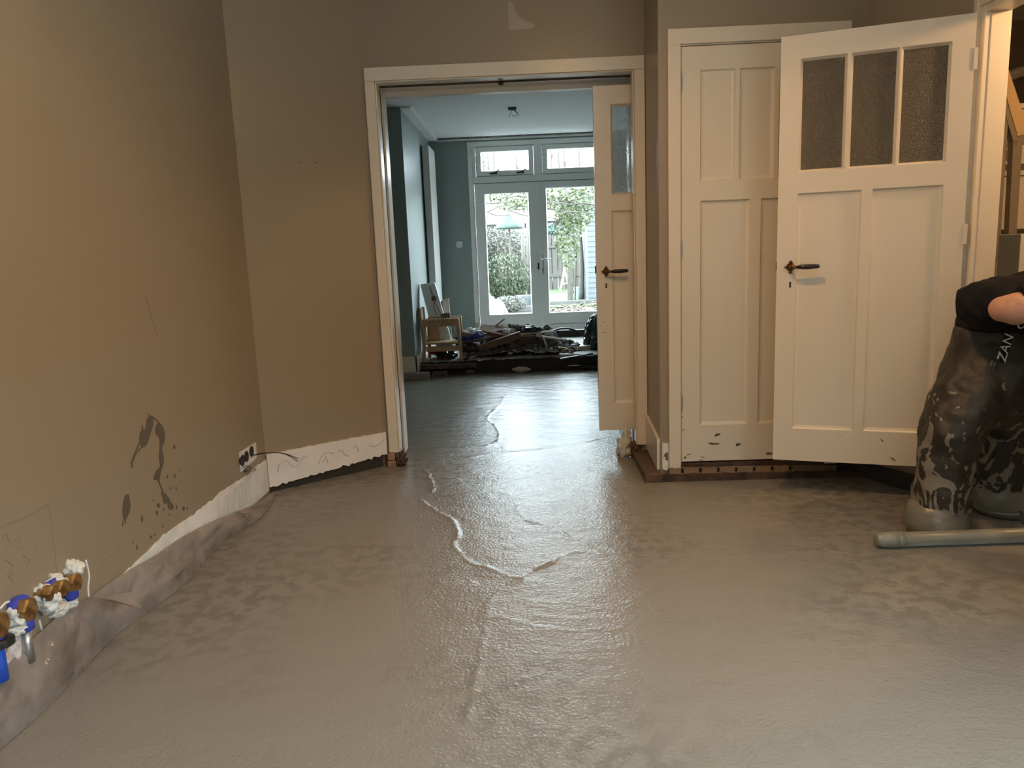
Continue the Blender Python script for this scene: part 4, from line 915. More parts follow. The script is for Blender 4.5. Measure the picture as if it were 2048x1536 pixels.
for i in range(46):
    x = random.uniform(925, 1145); f = (x-925)/220; y = random.uniform(684 if x < 1080 else 700, 722); Y = random.uniform(8.27, 8.42)
    p = px(x, y, Y); p.z = max(p.z, .17)
    r = random.uniform(.014, .042)
    kk = random.choice([0, 1, 2, 0]); MB().blob(p, (r, r*.8, r*.7), 1, .3, 2, i).build('rubble_lump', [BRICK, BRICKG, RUBBLE][kk], label='small %s lump on the %s of the rubble heap' % (['brown brick', 'grey mortar', 'dark dusty'][kk], 'left front slope' if x < 1000 else 'middle front slope' if x < 1075 else 'right front end'), cat='rubble', group='broken lumps on the rubble heap')
p = px(1021, 705, 8.3); MB().blob(p, (.035, .03, .022), 2, .25, 2.5, 77).build('stone', WHITEP, label='white stone showing in the dark rubble heap', cat='stone')
def plank(x0, y0, Y0, x1, y1, Y1, wd, th, M_, lab, name='plank', up=(0, -.6, 1), grp=None):
    MB().bar(px(x0, y0, Y0), px(x1, y1, Y1), wd, th, up).build(name, M_, bevel=.002, label=lab, cat=name.replace('_', ' '), group=grp)
plank(958, 697, 8.32, 1041, 669, 8.36, .03, .075, PLANK, 'broad brown plank slanting up across the front of the heap', up=(0, -.2, 1))
plank(961, 658, 8.62, 1003, 661, 8.58, .12, .05, PLANK, 'short brown board on the top left of the heap')
plank(966, 668, 8.45, 1002, 659, 8.55, .05, .02, PLANK, 'thin brown slat angled below the short board', 'slat')
plank(968, 662, 8.44, 1016, 672, 8.40, .03, .02, PLANK, 'thin brown slat crossing down to the right', 'slat')
plank(982, 669, 8.42, 1040, 669, 8.42, .03, .015, PLANK, 'thin brown slat lying level above the broad plank', 'slat')
plank(922, 685, 8.36, 1000, 671, 8.42, .025, .015, PLANK, 'long thin brown slat from the chair to the heap top', 'slat')
plank(982, 659, 8.60, 1009, 638, 8.66, .012, .012, PLANK, 'thin brown rod sticking up from the heap', 'rod')
plank(1041, 669, 8.50, 1111, 662, 8.62, .03, .018, PALEW, 'long pale batten sticking out to the right of the heap', 'batten')
plank(1088, 668, 8.60, 1112, 661, 8.62, .05, .022, WHITEP, 'white end piece on the long pale batten', 'batten')
plank(1072, 671, 8.48, 1121, 679, 8.50, .03, .02, PALEW, 'short tan batten below the long pale batten', 'batten')
plank(1011, 649, 8.70, 1016, 662, 8.66, .05, .03, PALEW, 'small pinkish wood stub standing on the heap', 'stub', up=(0, 1, 0))
plank(954, 646, 8.72, 957, 662, 8.68, .04, .03, PALEW, 'pale wood stub standing at the left top of the heap', 'stub', up=(0, 1, 0))
plank(1064, 708, 8.34, 1091, 714, 8.27, .03, .02, BLACKP, 'black plastic strip in the foot of the heap', 'strip')
def lump(x, y, Y, r, M_, name, lab, amp=.3, sc=2.5, seed=0, sub=4):
    MB().blob(px(x, y, Y), r, sub, amp, sc, seed).build(name, M_, smooth=True, label=lab, cat=name.replace('_', ' '))
lump(946, 664, 8.5, (.085, .07, .040), WHITEP, 'plastic_bag', 'white plastic bag on blue sacks beside the chair', seed=1)
lump(936, 676, 8.42, (.13, .06, .045), BLUEP, 'sack', 'dark blue plastic sack under the white bag', seed=2)
lump(955, 673, 8.44, (.07, .05, .04), BLUEP, 'sack', 'small bright blue sack right under the white bag', seed=3)
lump(932, 693, 8.38, (.10, .06, .06), BAGBLK, 'bin_bag', 'black bag end low between chair and heap', seed=31)
MB().prism([px(x, y, 8.36) for x, y in ((925, 663), (940, 667), (941, 677), (925, 674))], (0, .08, .02)).build('cardboard_box', BRICKG, bevel=.003, label='small grey box lying on the blue sack', cat='box')
lump(1003, 656, 8.62, (.055, .04, .035), PALEW, 'crumpled_paper', 'crumpled cream paper on the top of the heap', .45, 3, 5)
lump(1012, 662, 8.47, (.035, .03, .03), WHITEP, 'crumpled_paper', 'small crumpled white paper below the cream one', .45, 3, 6)
lump(1022, 662, 8.58, (.055, .04, .030), PALEW, 'crumpled_paper', 'crumpled white paper right of the wood stub', .5, 3, 7)
lump(1034, 655, 8.6, (.045, .04, .03), BRICKG, 'plastic_bag', 'small grey crumpled bag on the heap top', .5, 3, 8)
lump(1058, 660, 8.58, (.12, .06, .040), BAGBLK, 'bin_bag', 'grey-black plastic bag draped over the top of the heap', .35, 2.5, 9)
lump(1190, 668, 8.75, (.12, .12, .22), BAGBLK, 'bin_bag', 'full black bin bag standing at the right behind the sliding door', .3, 2.2, 10)
lump(1194, 690, 8.6, (.08, .08, .12), BAGBLK, 'bin_bag', 'black bin bag bottom spilling forward beside the full one', .3, 2.2, 11)
lump(1110, 712, 8.40, (.13, .09, .055), BRICK, 'debris_pile', 'low pile of brown debris at the right of the heap', .4, 4, 12)
lump(1132, 708, 8.44, (.07, .06, .045), BLACKP, 'debris_pile', 'low black pile at the right end of the debris', .4, 4, 13)
lump(1102, 699, 8.42, (.025, .02, .02), WHITEP, 'crumpled_paper', 'tiny bluish white scrap on the brown debris', .4, 3, 14)
lump(877, 704, 8.45, (.09, .06, .03), REDP, 'plastic_bag', 'dark red bag under the wooden chair', .3, 3, 15)
lump(893, 710, 8.42, (.11, .08, .06), BAGBLK, 'bin_bag', 'black bag under the wooden chair', .3, 3, 16)
# pipes, tubs, hoses
k = MB(); p = px(1108, 687, 8.62); k.lathe(p, (.25, -1, -.05), [(-.14, .06), (.0, .065), (.002, .058), (-.13, .052)], 20); k.build('drain_pipe', BLACKP, label='open black pipe end pointing at the room', cat='pipe', smooth=False)
p = px(1090, 686, 8.66); MB().lathe(p, (.3, -.3, 1), [(-.07, .05), (.06, .055), (.07, .05)], 16).build('paint_tub', BRICKG, label='grey tub leaning beside the black pipe end', cat='tub', smooth=False)
MB().tube(catmull([px(x, y, Y) for x, y, Y in ((1090, 712, 8.35), (1082, 700, 8.36), (1078, 684, 8.4), (1086, 682, 8.42), (1094, 692, 8.4), (1100, 702, 8.36))], 6), .012, 8).build('hose', BLACKP, smooth=True, label='short curled black hose left of the yellow hose', cat='hose')
MB().tube(catmull([px(x, y, Y) for x, y, Y in ((1074, 668, 8.5), (1084, 672, 8.46), (1090, 684, 8.4), (1094, 698, 8.36))], 6), .010, 8).build('hose', PALEW, smooth=True, label='pale hose curving down in front of the tub', cat='hose')
MB().tube(catmull([at(x, y, Y=Y_) for x, y, Y_ in ((1094, 700, 8.44), (1105, 695, 8.46), (1118, 695, 8.48), (1135, 698, 8.50), (1152, 702, 8.5), (1160, 706, 8.46), (1152, 708, 8.42), (1140, 703, 8.46), (1125, 698, 8.54), (1112, 694, 8.58), (1128, 692, 8.62), (1145, 697, 8.62), (1154, 701, 8.58))], 6), .009, 8).build('hose', YELLOW, smooth=True, label='yellow hose looping on the concrete to the right of the heap', cat='hose')
a = px(1157, 700, 8.62); MB().prism([(a.x, 8.55, .160), (a.x+.27, 8.60, .160), (a.x+.27, 8.86, .160), (a.x+.05, 8.84, .160)], (0, 0, .05)).build('foam_block', PALEW, bevel=.004, label='flat off-white block lying on the old concrete floor', cat='block')
MB().tube([px(1118, 692, 8.6), px(1157, 689, 8.75), px(1158, 693, 8.7)], .009, 8).build('iron_rod', BLACKP, label='dark thin rod with a bent end behind the yellow hose', cat='rod')
MB().tube([at(1120, 718, Z=.175), at(1185, 707, Z=.175)], .008, 8).build('iron_rod', BLACKP, label='dark rod lying on the slab in front of the white block', cat='rod')
MB().tube(catmull([px(x, y, Y) for x, y, Y in ((1108, 662, 8.6), (1118, 658, 8.65), (1135, 657, 8.7), (1150, 661, 8.72), (1166, 670, 8.72), (1182, 679, 8.7), (1192, 690, 8.6))], 8), .012, 8).build('cable', BLACKP, smooth=True, label='black cable arching from the heap to the bin bag', cat='cable')

# ================================================================== THE GARDEN
GZ = .05
struct('ground_patio', MB().box((-4, YG+.12, GZ-.1), (6, 14.6, GZ)), PATIO)
struct('ground_garden', MB().box((-14, 14.6, GZ-.12), (18, 60, GZ-.02)), SOIL)
struct('ground_lawn', MB().box((-3.5, 17.5, GZ-.04), (6.5, 26.3, GZ+.02)), GRASS)
GR = lambda x, y: at(x, y, Z=GZ)
def foliage(mb, c, r, n, s, seed, ell=True, up=0, rnd=None):
    R_ = random.Random(seed)
    for i in range(n):
        while True:
            v = Vector((R_.uniform(-1, 1), R_.uniform(-1, 1), R_.uniform(-1, 1)))
            if v.length <= 1 and (v.length > .35 or R_.random() < .4): break
        p = Vector(c)+Vector((v.x*r[0], v.y*r[1], v.z*r[2]))
        if p.z < GZ: continue
        d = Vector((R_.uniform(-1, 1), R_.uniform(-1, 1), R_.uniform(-.6, 1)+up)).normalized(); a = d.orthogonal().normalized()*s*R_.uniform(.25, .5); L = d*s*R_.uniform(.7, 1.5)
        mb.bm.faces.new([mb.bm.verts.new(q) for q in (p-L*.5, p+a, p+L*.5, p-a)])
def shrub(name, x, y, r, n, s, M_, lab, up=0, cz=None, stems=5, seed=1):
    b = GR(x, y); e = empty(name, b, lab, name.replace('_', ' ')); c = Vector((b.x, b.y, GZ+r[2]*.9 if cz is None else cz))
    f = MB(); foliage(f, c, r, n, s, seed, up=up); f.build('foliage', M_, e, kind='stuff')
    t = MB(); R_ = random.Random(seed)
    for k in range(stems):
        q = c+Vector((R_.uniform(-.6, .6)*r[0], R_.uniform(-.6, .6)*r[1], R_.uniform(.1, .7)*r[2])); t.tube(catmull([b+Vector((R_.uniform(-.05, .05), 0, -.02)), b.lerp(q, .5)+Vector((R_.uniform(-.1, .1), 0, 0)), q], 4), [.022-.002*j for j in range(9)], 5)
    t.build('stem', BARK, e, smooth=True)
    return e
shrub('rosemary_bush', 1016, 606, (.62, .55, .62), 5200, .075, LEAFB, 'large feathery green bush outside the left garden door', up=1.2, seed=2, cz=.72)
shrub('garden_shrub', 1004, 588, (.95, .8, .75), 5200, .085, LEAFG, 'tall grey-leaved shrub above and behind the feathery bush', seed=3, cz=1.55)
shrub('ground_shrub', 1018, 622, (.42, .3, .20), 1500, .05, LEAFG, 'low grey groundcover in front of the feathery bush', seed=4, cz=.2)
shrub('conifer', 1106, 578, (.45, .45, .9), 2600, .10, LEAFT, 'blue-green evergreen seen left in the right garden door', seed=5, cz=1.5)
# rose pergola: posts, beams and climber
def post(x, yb, yt, r, M_, lab, name='wooden_post'):
    b = GR(x[0], yb); t = at(x[1], yt, Y=b.y); MB().tube(catmull([b, b.lerp(t, .4)+Vector((r*.5, 0, 0)), b.lerp(t, .75)-Vector((r*.3, 0, 0)), t], 4), [r*1.1]*4+[r]*9, 9).build(name, M_, smooth=True, label=lab, cat='vine' if 'vine' in name else 'post')
    return b, t
b1_, t1_ = post((1141, 1128), 608, 400, .065, BARK, 'thick grey climber trunk in front of the right garden door pane', 'climbing_vine')
post((1163, 1156), 600, 392, .065, FENCEW, 'weathered pergola post right of the climber trunk')
post((1147, 1140), 588, 420, .05, FENCEW, 'slim weathered post behind the climber trunk')
MB().tube(catmull([at(x, y, Y=b1_.y-.3) for x, y in ((1098, 416), (1112, 420), (1126, 432), (1134, 448), (1137, 480), (1137, 520), (1138, 560), (1140, 607))], 6), .028, 8).build('climbing_vine', BARK, smooth=True, label='bare curved vine stem arching across the right door pane', cat='vine')
vt = MB(); R_ = random.Random(4)
for k in range(70):
    x = R_.uniform(960, 1190); y = R_.uniform(375, 425); Y = R_.uniform(13.5, 16.5); p = at(x, y, Y=Y); a = R_.uniform(-.5, .5)
    L = R_.uniform(.3, .9); vt.tube(catmull([p, p+Vector((L*.4, 0, a*.3+R_.uniform(-.06, .06))), p+Vector((L, .2, a*.4))], 3), [.014, .012, .011, .010, .008, .007, .006], 5)
vr = empty('rambling_rose', at(1080, 400, Y=15), 'tangle of bare climber branches overhead outside the garden doors', 'climbing plant')
q_ = GR(1150, 604); vt.tube(catmull([q_, q_+Vector((.05, 0, 1.2)), at(1150, 410, Y=q_.y), at(1100, 395, Y=15)], 5), .02, 6)
vt.build('branch', BARK, vr, smooth=True)
f = MB(); foliage(f, at(1100, 395, Y=15), (1.3, 1.2, .26), 1500, .07, 9); foliage(f, at(1152, 420, Y=14.8), (.35, .3, .45), 700, .07, 10); foliage(f, at(1135, 460, Y=15.4), (.28, .25, .8), 700, .07, 12)
f.build('foliage', LEAFI, vr, kind='stuff')
# fence: each post and panel of a board fence
for seg in range(3):
    x0 = -2.6+seg*2.4; e = empty('board_fence', (x0+1.2, 26.5, GZ), 'weathered board fence section behind the lawn, %s' % ['behind the grey shrub', 'seen through both garden doors', 'beside the white shed'][seg], 'fence', 'fence sections behind the lawn')
    w = MB()
    for k in range(12): w.box((x0+k*.2+.01, 26.5, GZ), (x0+k*.2+.19-(.005), 26.53, 1.95+.02*math.sin(k*3+seg)))
    w.build('board_panel', FENCEW, e)
    MB().box((x0+.02, 26.42, GZ-.02), (x0+.11, 26.5, 2.1)).build('fence_post', FENCEW, e)
    w = MB(); w.box((x0+.05, 26.46, .5), (x0+2.36, 26.5, .58)); w.box((x0+.05, 26.46, 1.5), (x0+2.36, 26.5, 1.58)); w.build('fence_rail', FENCEW, e)
for i, (x, xt, yb, yt) in enumerate([(1048, 1045, 592, 440), (1058, 1056, 590, 438)]):
    b = GR(x, yb); t = at(xt, yt, Y=b.y); MB().tube([b, t], .06, 8).build('wooden_post', WHITEP if False else FENCEW, smooth=True, label=['pale garden post left in the left door pane', 'pale garden post close to the door stile'][i], cat='wooden post')
# shed with weatherboards on the right
e = empty('garden_shed', GR(1192, 612), 'white weatherboarded shed at the right of the garden', 'shed'); b = GR(1172, 606); b.x += .07
w = MB()
for k in range(24):
    z = GZ+k*.125; w.prism([(b.x, b.y, z), (b.x, b.y-.022, z), (b.x, b.y-.006, z+.135), (b.x, b.y, z+.135)], (2.4, 0, 0)) if z < 2.75 else None
w.build('weatherboards', SHEDW, e)
MB().box((b.x+.01, b.y+.01, GZ), (b.x+2.4, b.y+2, 2.75)).build('shed_body', SHEDW, e)
MB().prism([(b.x-.1, b.y-.15, 2.75), (b.x+2.5, b.y-.15, 2.75), (b.x+2.5, b.y+2.1, 3.1), (b.x-.1, b.y+2.1, 3.1)], (0, 0, .06)).build('roof', ROOFT, e)
# houses far behind
for x0, x1, Y, h, lab in ((-9, -.2, 44, 3.1, 'low house with brown roof far behind the garden, left'), (1.0, 9.5, 47, 3.3, 'low house with brown roof far behind the garden, right')):
    e = empty('house', ((x0+x1)/2, Y, 0), lab, 'house')
    MB().box((x0, Y, 0), (x1, Y+7, h)).build('wall', SHEDW, e)
    MB().prism([(x0-.3, Y-.4, h), (x0-.3, Y+3.5, h+1.5), (x0-.3, Y+7.4, h)], (x1-x0+.6, 0, 0)).build('roof', ROOFT, e)
    for k in range(3):
        xx = x0+1+k*(x1-x0-2)/3; MB().box((xx, Y-.03, .9), (xx+1.3, Y, 2.2)).build('window', DARKBOX, e)
# bare trees against the sky
for i, (x, Y, hgt) in enumerate([(968, 56, 11.5), (978, 58, 11), (990, 57, 12), (1034, 60, 11.5), (1096, 56, 12), (1104, 59, 11.5), (1119, 57, 11.8), (1130, 60, 11.2), (1160, 58, 11)]):
    p = at(x, 340, Y=Y); t = MB(); R_ = random.Random(i+30)
    t.tube(catmull([(p.x, Y, 0), (p.x+.1, Y, 3), (p.x-.05, Y, hgt*.7), (p.x+.1, Y, hgt)], 4), [.11]*5+[.07]*4+[.045]*4, 7)
    e = empty('bare_tree', (p.x, Y, 0), 'thin leafless tree against the sky, %s' % ['leftmost in the left transom window', 'second from left in the left transom', 'third from left in the left transom', 'rightmost in the left transom window', 'leftmost in the right transom window', 'second from left in the right transom', 'third from left in the right transom', 'fourth from left in the right transom', 'rightmost in the right transom window'][i], 'tree', 'leafless trees behind the garden (%s)' % ('left' if x < 1070 else 'right'))
    t.build('trunk', BARK, e, smooth=True)
    t = MB()
    for k in range(16):
        z = R_.uniform(3, hgt*.9); a = R_.uniform(-1, 1); t.tube([(p.x, Y, z), (p.x+a*.35, Y, z+.6), (p.x+a*.5, Y, z+1.5)], [.035, .025, .012], 5)
    t.build('branch', BARK, e, smooth=True)
# pieces in the garden
b = GR(1130, 582); e = empty('bird_feeder', b, 'wooden A-frame bird table on the lawn', 'bird table'); s_ = (at(1140, 540, Y=b.y).x-at(1120, 540, Y=b.y).x)
zt_ = at(1130, 540, Y=b.y).z; z2 = at(1130, 516, Y=b.y).z
for a in (-1, 1): MB().bar((b.x+a*s_*.5, b.y-.1, GZ), (b.x, b.y, zt_), .05, .05).build('leg', PALEW, e)
MB().bar((b.x-s_*.35, b.y, GZ+.25), (b.x+s_*.35, b.y, GZ+.25), .04, .04).build('crossbar', PALEW, e); MB().bar((b.x, b.y, zt_-.1), (b.x, b.y, z2), .06, .06, (0, 1, 0)).build('pole', PALEW, e)
MB().box((b.x-s_*.4, b.y-.15, z2), (b.x+s_*.45, b.y+.15, z2+.05)).build('table_board', PALEW, e)
# low edging, planter, leaves, tarp, ball
for k in range(2):
    b = GR(1098 if k == 0 else 1040, 612 if k == 0 else 622); L = 1.15 if k == 0 else .5
    w = MB(); w.box((b.x-.05, b.y, GZ-.02), (b.x+L, b.y+.12, GZ+.11)); w.build('garden_edging', CONC if False else PATIO, label=['low pale stone edging between leaves and lawn', 'short pale stone edging left of the door stile'][k], cat='edging', bevel=.01)
b = GR(1048, 618); e = empty('planter', b, 'white slatted planter box beside the bush', 'planter')
w = MB()
for k in range(7): w.box((b.x-.16+k*.075, b.y-.02, GZ), (b.x-.11+k*.075, b.y, .30))
w.build('slats', SHEDW, e); MB().box((b.x-.17, b.y, GZ), (b.x+.38, b.y+.3, .36)).build('planter_box', TARP, e)
lf = MB(); R_ = random.Random(11)
for i in range(1300):
    x = R_.uniform(.05, 1.75); y = R_.uniform(14.3, 17.1)
    if R_.random() < .25: x = R_.uniform(-.1, .1); y = R_.uniform(14, 15)
    z = GZ+R_.uniform(.003, .06+.10*max(0, (x-.4)))*(1 if y > 14.8 else .25); s_ = R_.uniform(.025, .055); t = R_.uniform(0, 6.3); c, s2 = math.cos(t)*s_, math.sin(t)*s_
    lf.quad((x-c, y-s2, z), (x+s2*.6, y-c*.6, z+R_.uniform(0, .03)), (x+c, y+s2, z+R_.uniform(-.002, .02)), (x-s2*.6, y+c*.6, z))
lf.build('fallen_leaves', DEADLF, label='carpet of brown fallen leaves on the patio edge', cat='leaves', kind='stuff')
b = GR(1001, 640); k = MB(); k.blob((b.x-.10, 12.6, .12), (.42, .4, .36), 4, .22, 1.8, 8, keep=GZ); k.blob((b.x+.22, 12.3, .06), (.42, .3, .14), 4, .25, 2, 9, keep=GZ)
k.build('tarpaulin_sack', TARP, smooth=True, label='bulging white sack on the patio outside the left garden door', cat='sack')
b = at(1180, 623, Y=15.0); b.z = GZ+.09; k = MB(); k.lathe(b, (0, 0, 1), [(.07*math.sin(t*PI/10-PI/2), .07*math.cos(t*PI/10-PI/2)) for t in range(11)], 16); k.build('ball', PINK, smooth=True, label='red ball on the leaves at the right of the garden door', cat='ball')
b = GR(1165, 596); MB().lathe((b.x-.12, b.y-.5, GZ), (0, 0, 1), [(0, .12), (.02, .13), (.32, .15), (.33, .13)], 14).build('bucket', mat('pale_blue_bucket', (.16, .26, .30), .5), smooth=False, label='pale blue bucket at the foot of the pergola post', cat='bucket')
b = at(1018, 446, Y=22); e = empty('garden_parasol', (b.x, 22, GZ), 'small open green parasol beyond the grey shrub', 'parasol')
MB().tube([(b.x, 22, GZ), (b.x, 22, b.z+.44)], .03, 8).build('pole', FENCEW, e, smooth=True)
MB().lathe((b.x, 22, b.z), (0, 0, 1), [(-.16, .40), (-.14, .42), (-.02, .34), (.12, .20), (.24, .05), (.30, .015)], 10).build('canopy', GREENP, e, smooth=True)

# ================================================================== THE HALL AND STAIRCASE
struct('floor_hall', MB().box((2.15, 2.2, -.1), (5.0, 7.6, .05)), CONC)
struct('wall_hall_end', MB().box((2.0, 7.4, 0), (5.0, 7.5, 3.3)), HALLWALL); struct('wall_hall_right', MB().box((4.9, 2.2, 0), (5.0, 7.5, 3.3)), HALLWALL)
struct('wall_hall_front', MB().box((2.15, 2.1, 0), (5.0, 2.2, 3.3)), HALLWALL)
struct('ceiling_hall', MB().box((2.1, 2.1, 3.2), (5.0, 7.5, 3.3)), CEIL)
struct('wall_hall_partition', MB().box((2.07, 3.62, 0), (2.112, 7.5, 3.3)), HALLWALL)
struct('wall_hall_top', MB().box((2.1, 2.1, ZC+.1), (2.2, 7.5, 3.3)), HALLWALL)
SYs = 4.7
def hs(x, y, Y=SYs): return at(x, y, Y=Y)
st_ = empty('staircase', (hs(2030, 500).x, SYs, .05), 'pine-railed staircase seen through the hall doorway', 'staircase')
A, B = hs(1990, 60), hs(2060, 300)
dv = (B-A); A2 = A-dv*.8
MB().bar(A2, A+dv*.93, .05, .155, (0, 1, 0)).bm.free()
k = MB(); o1 = [hs(1985, 100), hs(1996, 72), hs(2048, 226), hs(2066, 288), hs(2036, 272)]
k.prism([hs(1975, 60), hs(1990, 55), hs(2050, 236), hs(2058, 262), hs(2036, 273)], (0, .06, 0)); k.build('handrail', STAIRW, st_, bevel=.003)
k = MB(); k.prism([hs(1972, 100), hs(1984, 100), hs(2035, 274), hs(2052, 268), hs(2056, 282), hs(2029, 290)], (0, .05, 0)); k.build('stringer', STAIRD, st_)
for q4 in (((2001, 192), (2016, 250), (1999, 520), (1988, 520)), ((2027, 281), (2046, 277), (2027, 565), (2012, 565))):
    MB().prism([hs(*p_) for p_ in q4], (0, .05, 0)).build('baluster', STAIRD, st_, bevel=.002)
k = MB(); k.prism([hs(2032, 278), hs(2065, 272), hs(2065, 286), hs(2030, 292)], (0, .07, 0)); k.build('newel_cap', STAIRD, st_)
for k_ in range(11):   # treads and risers behind the balusters
    z = .2+k_*.19; y = 5.6+k_*.0; xx = 4.25-k_*.23
    w = MB(); w.box((xx-.25, 5.2, z-.03), (xx+.02, 6.1, z)); w.build('tread', STAIRW, st_, bevel=.004)
    w = MB(); w.box((xx-.22, 5.2, z-.19), (xx-.20, 6.1, z-.03)); w.build('riser', WHITE, st_)
w = MB(); 
for z in (.5, .9, 1.3, 1.7):
    w.box((2.6, 4.92, z), (4.4, 4.95, z+.33)); w.box((2.6, 4.90, z+.33), (4.4, 4.96, z+.36))
w.build('side_panelling', WHITE, st_, bevel=.003)
k = MB(); c = hs(2018, 150, 6.9); arc = []
for t in range(13): a = PI*t/12; arc.append((c.x+.55+.85*math.cos(PI-a), 7.3, 2.0+.75*math.sin(a)))
k.tube(arc, (.05, .04) and .05, 8); k.box((c.x-.35, 7.28, .05), (c.x-.25, 7.4, 2.0)); k.box((c.x+1.35, 7.28, .05), (c.x+1.45, 7.4, 2.0)); struct('trim_17', k, WHITE)
k = MB(); k.box((c.x-.25, 7.37, .05), (c.x+1.35, 7.4, 2.1)); k.box((c.x-.2, 7.34, 1.7), (c.x+1.3, 7.38, 1.98)); k.box((c.x-.2, 7.34, .3), (c.x+1.3, 7.38, 1.6)); struct('door_6', k, WHITE, bevel=.01)
w = MB(); a = at(2031, 468, Y=4.35); w.box((a.x, 4.3, .05), (a.x+.5, 4.5, a.z))
w.build('cabinet', RADW, label='pale low cupboard in the hall beside the staircase', cat='cupboard', bevel=.004)

# ================================================================== THE SCREED BAR
pe = empty('screed_bar', at(1900, 1085, Z=.03), 'round grey screed-coated levelling tube held by the bending worker', 'levelling bar')
a = at(1768, 1080, Z=.032); b = at(2048, 1070, Z=.032); d = (b-a).normalized(); e2 = a+d*1.25
MB().tube([a, e2], .030, 20).build('tube', SCREEDBAR, pe, smooth=True)
MB().tube([a-d*.034, a-d*.028, a-d*.01, a+d*.012, a+d*.014, a+d*.05, a+d*.052, a+d*.056, a+d*.075, a+d*.078], [.020, .027, .031, .032, .034, .034, .032, .034, .034, .031], 20).build('end_cap', SCREEDBAR, pe, smooth=True)
hx = a+d*.78
MB().tube([hx, hx+Vector((.01, -.02, .30)), hx+Vector((.02, -.03, .62))], .016, 10).build('handle', SCREEDBAR, pe, smooth=True)

# ================================================================== THE WORKER
def W3(x, y, Y): return at(x, y, Y=Y)
wk = empty('person', W3(1920, 1050, 3.2), 'person in black shirt and screed-splattered dark trousers bending over the levelling bar', 'person')
hipL, hipR = W3(1985, 735, 3.17), W3(2050, 735, 3.38)
kneL, kneR = W3(1906, 870, 3.12), W3(2010, 890, 3.36)
ankL, ankR = W3(1880, 1010, 3.16), W3(1992, 1000, 3.40)
ankL.z = .10; ankR.z = .10
pel = W3(2002, 690, 3.27); che = W3(2075, 610, 3.12); neck = W3(2135, 640, 2.98); head = W3(2170, 690, 2.90)
sho = W3(2090, 600, 2.93); elb = W3(2004, 618, 2.78); wri = W3(2135, 628, 2.62)
sho2 = W3(2110, 585, 3.28); elb2 = W3(2150, 690, 3.25); wri2 = hx+Vector((.02, .02, .60))
bd = MB()
def limb(m_, pts, rs, seg=14): m_.tube(catmull(pts, 5), [rs[0]+(rs[-1]-rs[0])*i/(5*(len(pts)-1)) if len(rs) == 2 else rs[min(len(rs)-1, int(i/5))]+(rs[min(len(rs)-1, int(i/5)+1)]-rs[min(len(rs)-1, int(i/5))])*((i % 5)/5) for i in range(5*(len(pts)-1)+1)], seg)
limb(bd, [pel, che, neck], [.13, .15, .07]); limb(bd, [neck-Vector((.03, -.02, 0)), head], [.06, .055])
hdir = (head-neck).normalized(); face = Vector((.2, -.35, -.9)).normalized(); hc = head+hdir*.07
bd.blob(hc, (.078, .09, .105), 3, 0); bd.blob(hc+face*.03+hdir*.03, (.062, .07, .08), 3, 0)
bd.blob(hc+face*.10, (.014, .018, .020), 2, 0)
sd = hdir.cross(face).normalized()
for g in (-1, 1): bd.blob(hc+sd*g*.078, (.016, .022, .03), 2, 0); bd.blob(hc+face*.082+sd*g*.030+hdir*.018, (.013, .013, .010), 2, 0)
bd.blob(hc+face*.085-hdir*.045, (.026, .012, .012), 2, 0)
limb(bd, [hipL, kneL, ankL], [.085, .06, .04]); limb(bd, [hipR, kneR, ankR], [.085, .06, .04]); bd.blob(pel, (.16, .13, .13), 3, 0)
limb(bd, [sho, elb+(sho-elb)*.1], [.055, .048]); limb(bd, [sho2, elb2], [.055, .045])
bd.tube(catmull([elb+(sho-elb)*.25, elb, elb+(wri-elb)*.12, elb+(wri-elb)*.35, elb+(wri-elb)*.7, wri], 5), [.045]*4+[.046]*4+[.047, .049, .051, .053, .054, .054, .052, .048, .045, .042, .040, .038, .036, .034, .032, .030, .028, .027], 18)
limb(bd, [elb2, wri2+Vector((0, 0, .06))], [.045, .028])
def hand(m_, w_, d_, up_, curl):
    d_ = d_.normalized(); n_ = up_-d_*up_.dot(d_); n_.normalize(); s_ = d_.cross(n_)
    m_.loft([(w_, .026, .020, s_, n_), (w_+d_*.03, .036, .017, s_, n_), (w_+d_*.075, .042, .015, s_, n_), (w_+d_*.092, .040, .012, s_, n_)], 14)
    for i, L in enumerate((.074, .082, .076, .058)):
        b_ = w_+d_*.085+s_*(.031-.021*i); c1_ = b_+d_*L*.42-n_*L*.15*curl; c2_ = c1_+(d_*.5-n_*.8*curl).normalized()*L*.32; c3_ = c2_+(-d_*.35*curl+d_*.3-n_*.8*curl).normalized()*L*.28
        m_.tube([b_-d_*.01, b_, c1_, c2_, c3_], [.009, .0095, .0088, .0080, .0062], 9)
    t_ = w_+d_*.025+s_*.034; m_.tube([t_-s_*.012, t_+s_*.012+d_*.018-n_*.01, t_+s_*.018+d_*.045-n_*.025, t_+s_*.008+d_*.065-n_*.045], [.013, .0125, .0105, .008], 9)
hand(bd, wri, (wri-elb), Vector((0, .1, 1)), 1); hand(bd, wri2+Vector((0, 0, .05)), Vector((.1, -.1, -1)), Vector((-1, 0, 0)), 1)
bd.build('body', SKIN, wk, remesh=.007, smoothm=2)
hr = MB(); hr.blob(hc-face*.02+hdir*.012, (.088, .098, .112), 4, .03, 6, 2); hr.build('hair', HAIR, wk, smooth=True)
